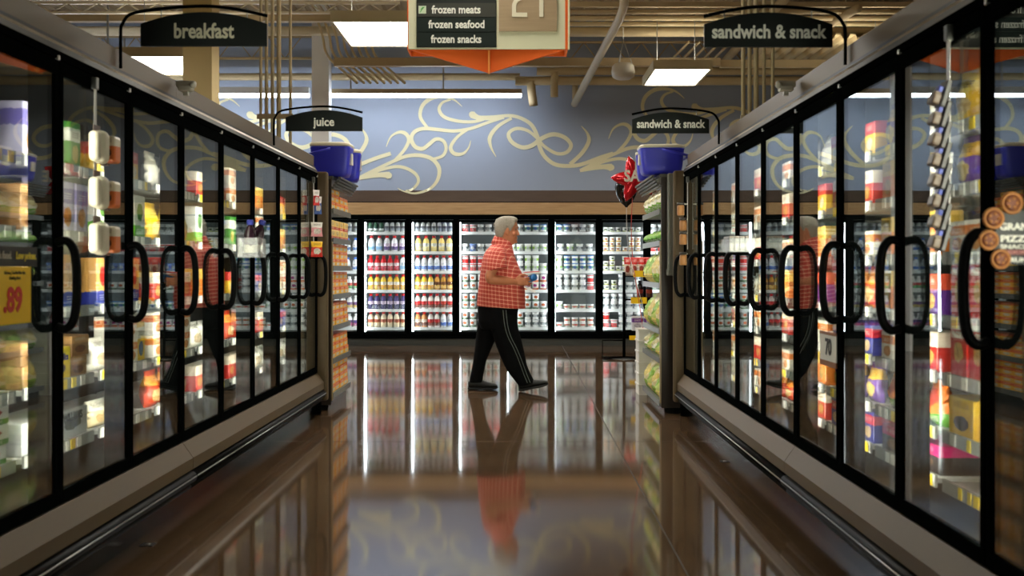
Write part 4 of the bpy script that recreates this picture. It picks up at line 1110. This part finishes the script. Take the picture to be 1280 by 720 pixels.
# small jars at the far right door
clip_strip('clip strip with four little jars on the last right freezer door', XR, -1, 9.1, 2.02, 1.42)
for i, z in enumerate((1.70, 1.575, 1.46, 1.29)):
    U = thing('spice_jar', ['topmost amber spice jar tilted on the far right clip strip', 'second amber spice jar from the top on the right clip strip', 'third amber spice jar from the top on the right clip strip', 'lowest amber spice jar on the far right clip strip'][i], 'jar', (XR - .05, 9.1, z))
    MB().lathe([(.026, 0), (.03, .005), (.03, .075), (.024, .085)], 14, (XR - .05 - .02 * (i == 0), 9.1, z)).build('glass_body', mat('jar_amber', (166, 116, 66), .3), U)
    MB().lathe([(.031, .0851), (.032, .105), (.02, .108)], 14, (XR - .05 - .02 * (i == 0), 9.1, z)).build('cap', mat('jar_cap', (60, 54, 48), .4), U)
    MB().box(XR - .05, XR - .014, 9.09, 9.11, z + .088, z + .098).build('hang_loop', WHITEP, U)
# dense strip of little packets near the right edge
clip_strip('clip strip crowded with small brown packets on the nearest right door', XR, -1, 3.56, 2.045, 1.36)
SP = MB()
for zz, i in zip([1.80 - .066 * i for i in range(8)], range(8)):
    m = MB()
    m.box(-.006, .012, -.03, .03, 0, .088, 2, .004).box(-.034, -.0065, -.026, .026, .004, .040, 0, .006).box(-.022, -.0065, -.018, .018, .046, .066, 1, .003).box(-.030, -.010, -.02, .02, .0405, .045, 0)
    mx = Matrix.Translation((XR - .046, 3.56, zz - .02)) @ Euler((0, radians(17), 0)).to_matrix().to_4x4()
    m.v = [tuple(mx @ Vector(v)) for v in m.v]
    U = thing('small_packet', '%s small brown and blue packet from the top of the crowded right clip strip' % (NTH[i]), 'packet', (XR - .05, 3.56, zz - .02))
    m.build('wrapper', [mat('packet_tan', (92, 76, 62), .4), mat('packet_blue', (30, 50, 150), .4), mat('packet_dark', (40, 36, 34), .4)], U)
# acrylic bins on the doors
def bin_(label, X0, sg, ya, yb, za, zb_, t):
    U = thing('acrylic_bin', label, 'bin', (X0 + sg * .01, ya, za))
    xs = lambda a, b: sorted((X0 + sg * a, X0 + sg * b))
    m = MB()
    m.box(*xs(.003, .006), ya, yb, za, zb_ + .03).box(*xs(.006, t), ya, yb, za, za + .004).box(*xs(t - .003, t), ya, yb, za + .004, zb_).box(*xs(.006, t - .003), ya, ya + .003, za + .004, zb_).box(*xs(.006, t - .003), yb - .003, yb, za + .004, zb_)
    m.build('tray', CLEARP, U)
bin_('clear bin holding a dark syrup bottle on a left freezer door', XL, 1, 6.80, 7.02, 1.33, 1.45, .13)
t_bottle('syrup', 'x', .038, .23, (44, 22, 34), (222, 214, 190), (90, 60, 70), (40, 50, 150), .3)
place('syrup', XL + .068, 6.86, 1.3345, .4, 'dark syrup bottle standing in the clear bin on the left freezers')
o = place('syrup', XL + .050, 6.955, 1.350, .4, 'dark syrup bottle leaning out of the clear bin')
o.rotation_euler = (0, radians(19), .2); 
bin_('clear bin of small dark cartons on a right freezer door', XR, -1, 6.52, 6.78, 1.36, 1.44, .16)
for i in range(4):
    U2 = tag(MB().box(XR - .055 - .032 * i, XR - .028 - .032 * i, 6.56, 6.74, 1.365, 1.455, 0, .003).build('small_carton', pack('p_smallc', (150, 140, 130), (40, 40, 40), (220, 210, 200), 0)), 'small dark topped carton in the clear bin on the right freezers', 'carton', 'small cartons in the right clear bin')
# white clip cameras on the header
def clipper(label, X0, sg, Y):
    U = thing('header_clip', label, 'clip', (X0, Y, 2.14))
    m = MB().box(X0 - .035, X0 + .035, Y - .03, Y + .03, 2.17, 2.20, 0, .008).box(X0 - .05, X0 + .05, Y - .02, Y + .02, 2.19, 2.225, 0, .01).box(X0 - .012, X0 + .012, Y - .012, Y + .012, 2.15, 2.175)
    m.sphere((X0 + sg * .04, Y - .02, 2.20), .018)
    m.build('bracket', mat('clip_white', (206, 200, 186), .45), U)
clipper('small white bracket clipped on the left freezer header', XL + .03, 1, 5.67)
clipper('small white bracket clipped on the right freezer header', XR - .03, -1, 5.67)

# ------------------------------------------------------------------ balloons and rear display stand
BR = (.0, )
def star_balloon(c, R, th):
    n = 10; m = MB(); rows_ = []
    ks = 5
    pts = []
    for i in range(40):
        a = 2 * pi * i / 40 + pi / 2 + .25
        f = (i % 8) / 8.0
        tri = abs(f - .5) * 2
        rr = R * (.50 + .50 * tri ** 1.3)
        pts.append((rr * cos(a), rr * sin(a)))
    rings = []
    for s_, k in ((-1, 0), (-1, .45), (-1, .75), (-1, .93), (0, 1), (1, .93), (1, .75), (1, .45), (1, 0)):
        y = s_ * th * math.sqrt(max(0, 1 - k * k)) if s_ else 0
        rings.append([(c[0] + p[0] * max(k, .02), c[1] + y, c[2] + p[1] * max(k, .02)) for p in pts])
    m.loft(rings); return m
bc = W(793, 224, 11.35)
U = thing('star_balloon', 'red foil star balloon reading SALE beside the salad rack', 'balloon', (bc.x, bc.y, bc.z - .25))
star_balloon(bc, .25, .09).build('foil', mat('foil_red', (196, 20, 34), .18, .35, 0, 20, .5, .25), U)
put_text(U, 'SALE', (bc.x + .035, bc.y - .093, bc.z + .02), .16, mat('sale_letters', (222, 214, 196), .5), '-y', bold=.005, width=.30)
MB().tube(spline([(bc.x - .02, bc.y, bc.z - .19), (bc.x - .03, bc.y + .02, bc.z - .5), (bc.x - .01, bc.y, 1.3), (1.24, 11.12, .665)], 6), .004, 5).build('ribbon', mat('ribbon_red', (200, 70, 60), .5), U)
bb = W(783, 236, 11.85)
U = thing('round_balloon', 'black round balloon behind the red star balloon', 'balloon', (bb.x, bb.y, bb.z - .2))
MB().lathe([(.012, -.20), (.02, -.185), (.06, -.15), (.11, -.07), (.125, .02), (.11, .09), (.07, .13), (.02, .145)], 20, bb).build('skin', mat('balloon_black', (14, 16, 16), .12), U)
MB().tube(spline([(bb.x, bb.y, bb.z - .2), (bb.x + .01, bb.y - .05, bb.z - .6), (bb.x + .05, bb.y - .35, 1.2), (1.30, 11.15, .665)], 6), .003, 5).build('ribbon', mat('ribbon_white', (210, 206, 200), .5), U)
YR = 15.4
def rr(px, py): return W(px, py, YR)
p = rr(780, 447)
U = thing('display_stand', 'black pole display stand before the rear coolers at the right', 'display stand', (p.x, YR, 0))
MB().tube([(p.x, YR, .02), (p.x, YR, rr(0, 340).z)], .02, 8).build('pole', BLACKM, U)
bs = MB()
for dx, dy in ((-.30, -.18), (-.30, .18), (.38, -.18), (.38, .18)): bs.tube([(p.x, YR, .03), (p.x + dx, YR + dy, .012)], .012, 6)
bs.tube([(p.x - .30, YR, .02), (p.x - .30, YR, .26), (p.x, YR, .26)], .009, 6)
bs.build('base', BLACKM, U)
for z in (rr(0, 345).z, rr(0, 374).z, rr(0, 413).z):
    MB().box(p.x, p.x + .50, YR - .16, YR + .16, z - .012, z).build('tray', BLACKM, U)
for py, lab, cc in ((345, '1', None), (374, '6', None), (430, '4', None)):
    z = rr(0, py).z
for (px, py, tx) in ((800, 345, '1'), (797, 378, '6'), (795, 423, '')):
    a_ = rr(px, py)
    q = MB().box(a_.x - .11, a_.x + .11, YR - .175, YR - .17, a_.z - (.012), a_.z + (.075 if tx else .05)).build('price_card', mat('card_yellow', (246, 200, 20), .45), U)
    if tx: put_text(q, tx, (a_.x + .03, YR - .177, a_.z + .03), .075, mat('price_black', (30, 30, 30), .5), '-y', bold=.003)
z0 = rr(0, 345).z
for i in range(5):
    o = link('food_bag', bag_mesh('food_bag', .10, .07, .26, pack('p_frank%d' % (i % 2), (222, 200, 180), (214, 40, 30), (170, 70, 50), 1), 60 + i), None, (p.x + .055 + .097 * i, YR + .06, z0 + .001), 0)
    tag(o, 'red topped clear pack standing on the upper tray of the display stand', 'packet', 'red topped packs on the display stand')
t_bottle('cola', 'x', .045, .26, (30, 20, 18), (70, 40, 30), (160, 60, 40), (30, 30, 30))
for i in range(2):
    place('cola', p.x + .22 + .13 * i, YR - .02, rr(0, 374).z + .001, 0, 'dark sauce bottle on the middle tray of the display stand', 'dark bottles on the display stand')
t_box('purple_wh', 'x', .15, .12, .20, (226, 224, 226), (110, 60, 140), (220, 214, 220), 0)
for i in range(2):
    place('purple_wh', p.x + .18 + .165 * i, YR - .03, rr(0, 413).z + .001, 0, 'white and purple carton on the low tray of the display stand', 'purple cartons on the display stand')
# floor anchor plates
for i, (px, py, lb) in enumerate(((185, 681, 'small dark anchor plate set in the floor at the lower left'), (906, 577, 'small dark anchor plate in the floor beside the right bumper rail'))):
    Y = CH * FPX / (py - VY); q = W(px, py, Y)
    m = MB().box(q.x - .03, q.x + .03, Y - .03, Y + .03, .0, .003); m.lathe([(.012, .003), (.01, .006), (.004, .007)], 10, (q.x, Y, 0), 1)
    tag(m.build('anchor_plate', [mat('plate_iron', (30, 28, 26), .5), STEEL]), lb, 'anchor plate')
# print on the packs that can be read
def print_on(match, body, size, m, zf, width, bold=.001, mx=None):
    for o in [o for o in bpy.data.objects if o.get('label') == match]:
        k = next(t for t in T.values() if t['mesh'] == o.data)
        me = bpy.data.meshes.get('lettering_' + body)
        if me is None:
            me = text_mesh('lettering_' + body, body, size, m, bold=bold, width=width)
            R = FACE['-y']
            for v in me.vertices: v.co = R @ v.co + Vector((0, -k['d'] / 2 - .0012, k['h'] * zf))
        link('lettering', me, o)
for sh in ('fourth', 'fifth'):
    print_on('red snack roll box with golden food picture, %s shelf, second right freezer door' % sh, 'PAGODA', .04, LETTER, .86, .12)
print_on('plain white shipping case, fifth shelf, second left freezer door', 'WILLIAMS', .05, mat('print_grey', (50, 56, 56), .5), .72, .2)
print_on('wide yellow country breakfast box, fourth shelf, second left freezer door', 'Old Folks', .04, mat('print_navy', (60, 60, 140), .5), .7, .2)
# ------------------------------------------------------------------ the man
MX0, MY0 = -.19, 11.4
def ell(z, xb, xf, hw, yc=MY0, n=28, e=2.3, tilt=0.0):
    cx, rx = (xb + xf) / 2, (xf - xb) / 2
    out = []
    for i in range(n):
        a = 2 * pi * i / n; c_, s_ = cos(a), sin(a)
        x = rx * math.copysign(abs(c_) ** (2 / e), c_); y = hw * math.copysign(abs(s_) ** (2 / e), s_)
        out.append((cx + x, yc + y, z + tilt * x))
    return out
def limb(mb, pts, n=16):
    """tapered limb through (x, y, z, r) points with rounded ends"""
    P = spline([p[:3] for p in pts], 6); Rr = spline([(p[3], 0, 0) for p in pts], 6)
    mb.tube(P, [r.x for r in Rr], n)
    mb.sphere(P[0], Rr[0].x, 0, n, 10); mb.sphere(P[-1], Rr[-1].x, 0, n, 10)
SKIN = mat('skin', (196, 124, 88), .5, 0, .10, 25)
man = thing('person', 'grey haired man in a red plaid shirt and black trousers walking right', 'person', (MX0, MY0, 0))
hx = 0.0
b = MB()
# head, measured as horizontal sections (height, back of head, front of face, half width)
HY = MY0 - .0
hr = [(1.512, -.150, -.090, .030), (1.524, -.185, -.056, .046), (1.540, -.205, -.042, .056), (1.556, -.215, -.038, .061), (1.575, -.225, -.036, .065), (1.60, -.236, -.036, .069),
      (1.625, -.245, -.034, .072), (1.65, -.250, -.034, .074), (1.672, -.252, -.030, .075), (1.69, -.252, -.024, .076), (1.715, -.250, -.025, .076), (1.74, -.243, -.033, .073), (1.765, -.228, -.050, .063), (1.782, -.205, -.078, .045), (1.790, -.175, -.11, .022)]
b.loft([ell(z, xb, xf, hw, HY, 28, 2.1) for z, xb, xf, hw in hr])
# nose, brow, lips, chin, ears
b.loft([ell(1.674, -.05, -.026, .010, HY, 10, 2), ell(1.650, -.05, -.014, .012, HY, 10, 2), ell(1.630, -.05, -.005, .016, HY, 10, 2), ell(1.618, -.05, -.001, .020, HY, 10, 2), ell(1.609, -.05, -.004, .020, HY, 10, 2), ell(1.602, -.05, -.020, .015, HY, 10, 2)])
b.sphere((-.026, HY, 1.688), .02, 0, 12, 7, (.55, 2.1, .5))
b.sphere((-.036, HY, 1.586), .017, 0, 12, 7, (.7, 1.5, .42)); b.sphere((-.037, HY, 1.570), .017, 0, 12, 7, (.7, 1.4, .45))
b.sphere((-.046, HY, 1.541), .024, 0, 12, 8, (.8, 1.1, .75))
b.sphere((-.115, HY, 1.530), .05, 0, 14, 9, (1.3, .95, .55))
for s in (-1, 1):
    b.sphere((-.128, HY + s * .078, 1.642), .030, 0, 14, 9, (.62, .36, 1.25), Euler((0, .18, 0)))
    b.sphere((-.120, HY + s * .077, 1.617), .014, 0, 10, 7, (.8, .5, 1))
    b.sphere((-.062, HY + s * .048, 1.62), .03, 0, 12, 8, (.8, .7, .9))
# neck and trunk (under the clothes)
b.loft([ell(1.40, -.30, -.10, .12), ell(1.47, -.275, -.09, .085), ell(1.52, -.252, -.10, .066), ell(1.57, -.240, -.105, .062), ell(1.61, -.236, -.11, .06)])
b.loft([ell(.80, -.40, -.05, .15), ell(1.0, -.40, .01, .18), ell(1.2, -.38, 0, .18), ell(1.35, -.36, -.08, .17), ell(1.42, -.33, -.1, .14)])
limb(b, [(-.20, MY0 - .09, .82, .10), (-.12, MY0 - .09, .50, .075), (.035, MY0 - .09, .16, .045), (.05, MY0 - .09, .09, .04)])
limb(b, [(-.26, MY0 + .09, .82, .10), (-.36, MY0 + .09, .50, .075), (-.43, MY0 + .09, .2, .045), (-.45, MY0 + .09, .09, .04)])
# arms
SR, ER, WR = (-.235, MY0 - .185, 1.40), (-.305, MY0 - .275, 1.165), (-.045, MY0 - .20, 1.128)
limb(b, [SR + (.062,), (-.275, MY0 - .25, 1.27, .056), ER + (.049,), (-.235, MY0 - .262, 1.148, .049), (-.14, MY0 - .23, 1.138, .041), WR + (.027,)])
SL, EL, WL = (-.235, MY0 + .185, 1.40), (-.27, MY0 + .27, 1.165), (-.02, MY0 + .17, 1.115)
limb(b, [SL + (.062,), (-.265, MY0 + .25, 1.27, .056), EL + (.048,), (-.12, MY0 + .23, 1.135, .044), WL + (.027,)])
def hand(w, sy, pitch):
    """palm on edge, fingers reaching forward and curling round what is held; sy: side the back of the hand faces"""
    wx, wy, wz = w
    b.loft([[(wx + dx, wy + yy * ty + oy, wz + zz * tz + oz) for yy, zz in [(cos(2 * pi * i / 14), sin(2 * pi * i / 14)) for i in range(14)]]
            for dx, ty, tz, oy, oz in ((-.02, .022, .027, 0, 0), (.015, .018, .034, 0, .002), (.05, .016, .042, 0, .004), (.082, .015, .041, 0, .004), (.094, .012, .036, 0, .004))])
    for k, (dz, ln) in enumerate(((.032, .070), (.012, .080), (-.009, .074), (-.028, .058))):
        x, y, z = wx + .085, wy, wz + dz + .004
        tilt = (.10, .02, -.08, -.18)[k]
        p = [(x, y, z, .0098), (x + ln * .42, y - sy * .010, z + tilt * ln * .45, .0095), (x + ln * .72, y - sy * .030, z + tilt * ln * .7, .0086), (x + ln * .72, y - sy * .052, z + tilt * ln * .8, .0074)]
        P = [q[:3] for q in p]
        b.tube(spline(P, 3), [.0098] * 3 + [.0094] * 3 + [.0084] * 3 + [.0072], 8)
        b.sphere(P[-1], .0076, 0, 8, 6); b.sphere(P[1], .0104, 0, 8, 6)
    t = [(wx + .012, wy, wz + .028), (wx + .045, wy - sy * .016, wz + .062), (wx + .075, wy - sy * .028, wz + .073), (wx + .10, wy - sy * .034, wz + .071)]
    b.tube(spline(t, 3), [.016] * 3 + [.0125] * 3 + [.0105] * 3 + [.0085], 9); b.sphere(t[-1], .0088, 0, 8, 6)
hand(WR, -1, 0)
hand(WL, 1, 0)
me = remeshed(b, 'body', SKIN, .0044, 2, .4)
for v in me.vertices: v.co -= man.location
link('body', me, man)
# eyes and brows
for s in (-1, 1):
    MB().sphere((-.0515, HY + s * .032, 1.664), .0115, 0, 12, 8).sphere((-.0425, HY + s * .032, 1.664), .0062, 1, 8, 6).build('eye', [mat('eye_white', (150, 132, 118), .2), mat('iris', (40, 34, 30), .2)], man)
    MB().tube(spline([(-.018, HY + s * .012, 1.690), (-.020, HY + s * .032, 1.697), (-.040, HY + s * .056, 1.692)], 4), .0045, 6).build('eyebrow', mat('brow_grey', (150, 138, 126), .7), man)
# hair: cap with short back and sides
h = MB()
hh = [(1.585, -.246, -.168, .066), (1.60, -.252, -.155, .074), (1.625, -.258, -.146, .080), (1.66, -.263, -.125, .085), (1.70, -.264, -.095, .087), (1.725, -.262, -.06, .086), (1.745, -.256, -.030, .081), (1.768, -.243, -.022, .073), (1.786, -.222, -.034, .06), (1.799, -.19, -.062, .038), (1.804, -.16, -.095, .018)]
h.loft([ell(z, xb, xf, hw, HY, 30, 3.0 if z < 1.71 else 2.3) for z, xb, xf, hw in hh])
for s in (-1, 1):
    h.loft([ell(1.648, -.112, -.092, .006, HY + s * .073, 10, 2), ell(1.68, -.125, -.075, .010, HY + s * .074, 10, 2), ell(1.72, -.14, -.05, .012, HY + s * .074, 10, 2), ell(1.76, -.16, -.045, .012, HY + s * .062, 10, 2)])
rnd = random.Random(5)
for i in range(70):
    a = rnd.uniform(0, 2 * pi); z = rnd.uniform(1.69, 1.79)
    f = (z - 1.69) / .11
    rx, ry = .117 * (1 - .55 * f ** 2.5), .082 * (1 - .6 * f ** 2.5)
    x = -.145 + rx * cos(a)
    if x > -.06 and z < 1.745: continue
    if a > 0 and z < 1.70 and x > -.12: continue
    h.sphere((x, HY + ry * sin(a), z), .013, 0, 8, 6, (1.2, .8, .8))
HAIR = mat('hair_grey', (158, 150, 138), .75, 0, .30, 70, bump=.5)
me = remeshed(h, 'hair', HAIR, .005, 3, .5)
for v in me.vertices: v.co -= man.location
link('hair', me, man)
# shirt
def plaid():
    m, nt, bs = nodes_of('plaid_shirt')
    vec, x, y, z = xyz(nt, 'Object')
    u = M_(nt, 'SUBTRACT', x, M_(nt, 'MULTIPLY', y, .55))
    base = lin((216, 92, 78)); dark = lin((188, 64, 56)); light = lin((244, 176, 150)); pale = lin((252, 218, 196))
    def fr(v, f, o): return M_(nt, 'FRACT', M_(nt, 'MULTIPLY_ADD', v, f, o))
    col = base
    F = 25.0
    for v, o in ((u, 10.2), (M_(nt, 'ADD', z, M_(nt, 'MULTIPLY', x, .12)), 10.0)):
        f = fr(v, F, o)
        col = mixc(nt, M_(nt, 'MULTIPLY', between(nt, f, .0, .42), .55), col, dark)
        col = mixc(nt, M_(nt, 'MULTIPLY', between(nt, f, .62, .78), .62), col, light)
        col = mixc(nt, M_(nt, 'MULTIPLY', between(nt, f, .67, .73), .5), col, pale)
    nt.links.new(col, bs.inputs['Base Color']); setin(bs, 'Roughness', .85)
    nz = nt.nodes.new('ShaderNodeTexNoise'); nz.inputs['Scale'].default_value = 9; nz.inputs['Detail'].default_value = 3
    nt.links.new(vec, nz.inputs['Vector'])
    bp = nt.nodes.new('ShaderNodeBump'); bp.inputs['Strength'].default_value = .45; bp.inputs['Distance'].default_value = .03
    nt.links.new(nz.outputs['Fac'], bp.inputs['Height']); nt.links.new(bp.outputs['Normal'], bs.inputs['Normal'])
    return m
PLAID = plaid()
s = MB()
tor = [(.862, -.448, .055, .205, -.06), (.95, -.441, .055, .215, 0), (1.05, -.432, .052, .222, 0), (1.12, -.424, .046, .225, 0), (1.20, -.413, .028, .222, 0), (1.28, -.402, -.010, .218, 0), (1.35, -.390, -.04, .212, 0), (1.41, -.372, -.06, .198, 0), (1.455, -.345, -.07, .165, .0), (1.49, -.312, -.082, .12, .0), (1.52, -.282, -.092, .092, .0)]
s.loft([ell(z, xb, xf, hw, MY0, 32, 2.35, t_) for z, xb, xf, hw, t_ in tor])
for sd in (-1, 1):
    q = [(-.228, MY0 + sd * .150, 1.415, .090), (-.238, MY0 + sd * .195, 1.385, .098), (-.243, MY0 + sd * .225, 1.33, .103), (-.240, MY0 + sd * .240, 1.28, .106), (-.232, MY0 + sd * .245, 1.245, .110)]
    s.tube([p[:3] for p in q], [p[3] for p in q], 20); s.sphere(q[0][:3], .09, 0, 18, 12)
me = remeshed(s, 'shirt', PLAID, .0075, 6, .5)
for v in me.vertices: v.co -= man.location
sh = link('shirt', me, man)
cl = MB()
for (z, xb, xf, hw, tl), (z2, xb2, xf2, hw2, tl2) in (((1.495, -.292, -.086, .098, -.28), (1.560, -.258, -.082, .078, -.42)),):
    cl.loft([ell(1.488, -.30, -.080, .105, MY0, 30, 2.1, -.28), ell(1.525, -.283, -.078, .088, MY0, 30, 2.1, -.36), ell(1.568, -.262, -.082, .076, MY0, 30, 2.1, -.40), ell(1.570, -.256, -.090, .070, MY0, 30, 2.1, -.40), ell(1.53, -.272, -.090, .080, MY0, 30, 2.1, -.36)])
cl.build('collar', PLAID, sh)
# trousers
TROU = mat('trouser_black', (10, 11, 13), .9, 0, .3, 30, spec=.1, bump=.5)
t = MB()
t.loft([ell(.905, -.43, .0, .185, MY0, 28, 2.3), ell(.82, -.438, -.022, .192, MY0, 28, 2.3), ell(.72, -.435, -.025, .19, MY0, 28, 2.3), ell(.64, -.40, -.04, .17, MY0, 28, 2.3)])
def leg(yc, secs):
    t.loft([ell(z, xb, xf, hw, yc, 22, 2.1, tl) for z, xb, xf, hw, tl in secs])
leg(MY0 - .085, [(.80, -.36, -.03, .105, 0), (.67, -.30, -.022, .105, .1), (.58, -.275, -.005, .10, .15), (.496, -.245, .018, .096, .2), (.40, -.205, .040, .09, .25), (.31, -.165, .058, .086, .3), (.24, -.128, .073, .08, .3), (.17, -.080, .105, .077, .25), (.105, -.030, .140, .075, .25), (.075, -.012, .148, .074, .25)])
leg(MY0 + .085, [(.80, -.43, -.08, .105, 0), (.67, -.442, -.20, .105, 0), (.58, -.455, -.235, .098, 0), (.50, -.465, -.265, .092, 0), (.40, -.475, -.31, .084, 0), (.30, -.488, -.350, .078, 0), (.22, -.502, -.368, .075, 0), (.136, -.522, -.384, .074, 0), (.08, -.528, -.388, .074, 0)])
me = remeshed(t, 'trousers', TROU, .0085, 4, .5)
for v in me.vertices: v.co -= man.location
tr = link('trousers', me, man)
# piping down the outer seam of the right leg, following the surface
from mathutils.bvhtree import BVHTree
bv = BVHTree.FromPolygons([v.co.copy() for v in me.vertices], [p.vertices[:] for p in me.polygons])
def onleg(x, z):
    hit = bv.ray_cast(Vector((x - MX0, -1.0, z)), Vector((0, 1, 0)))
    return (hit[0] + man.location + Vector((0, -.003, 0))) if hit[0] else None
for off in (0, .030):
    pth = [onleg(x + off, z) for x, z in ((-.172, .84), (-.165, .76), (-.150, .66), (-.118, .56), (-.068, .46), (-.025, .36), (.012, .26), (.045, .17), (.075, .10))]
    MB().tube(spline([p for p in pth if p], 6), .0032, 6).build('side_piping', mat('piping_grey', (104, 112, 112), .6), tr)
# shoes
SHOE = mat('shoe_black', (11, 11, 12), .5); SOLE = mat('shoe_sole', (18, 18, 19), .6)
def shoe(hx_, yc, pitch):
    R = Matrix.Translation((hx_, yc, 0)) @ Euler((0, -pitch, 0)).to_matrix().to_4x4()
    secs = [(.0, .03, .085, .028), (.015, .024, .104, .037), (.06, .022, .112, .040), (.10, .022, .112, .041), (.14, .022, .102, .043), (.19, .022, .086, .048), (.24, .022, .074, .048), (.28, .024, .066, .042), (.305, .028, .052, .026)]
    def rg(x, z0, z1, hw, n=18):
        return [tuple(R @ Vector((x, hw * math.copysign(abs(cos(2 * pi * i / n)) ** .8, cos(2 * pi * i / n)), (z0 + z1) / 2 + (z1 - z0) / 2 * sin(2 * pi * i / n)))) for i in range(n)]
    u = MB().loft([rg(*q) for q in secs]).build('shoe', SHOE, man)
    so = [(-.004, .006, .034, .030), (.02, .0, .032, .041), (.08, .0, .030, .042), (.14, .004, .030, .043), (.20, .0, .030, .051), (.25, .002, .030, .050), (.29, .010, .032, .040), (.311, .020, .034, .022)]
    MB().loft([rg(*q) for q in so]).build('sole', SOLE, u)
    l = MB()
    for x in (.135, .16, .185):
        zt_ = .106 - (x - .13) * .36
        l.tube([tuple(R @ Vector((x, -.03, zt_ - .006))), tuple(R @ Vector((x, 0, zt_ + .006))), tuple(R @ Vector((x, .03, zt_ - .006)))], .0035, 6)
    l.build('laces', SHOE, u)
shoe(-.008, MY0 - .085, radians(11))
shoe(-.538, MY0 + .085, 0)
# held items
def held(name, label, cat, mb, m, mx):
    mb.v = [tuple(mx @ Vector(v)) for v in mb.v]
    return tag(mb.build(name, m), label, cat)
mx = Matrix.Translation((.118, MY0 + .0, 1.212)) @ Euler((0, radians(-4), .1)).to_matrix().to_4x4()
held('food_pack', 'flat red and white food pack held in both hands of the man', 'food pack', MB().box(-.085, .085, -.11, .11, -.006, .012, 0, .005).box(-.075, .075, -.10, .10, .012, .020, 1, .003), [WHITEP, mat('pack_red', (206, 50, 40), .35)], mx)
m = MB().lathe([(.034, -.07), (.036, -.065), (.036, .065), (.034, .07)], 18)
held('drink_can', 'blue cylindrical tub held in the right hand of the man', 'tub', m, mat('held_blue', (30, 110, 180), .3), Matrix.Translation((.118, MY0 - .068, 1.162)) @ Euler((radians(80), 0, radians(24))).to_matrix().to_4x4())
mx = Matrix.Translation((.105, MY0 - .205, 1.048)) @ Euler((radians(10), radians(28), 0)).to_matrix().to_4x4()
held('paper_slip', 'white folded paper slip hanging from the right hand of the man', 'paper', MB().box(-.07, .055, -.045, .03, -.002, .002).box(-.05, .06, -.035, .04, .004, .007), mat('paper_white', (232, 230, 224), .6), mx)
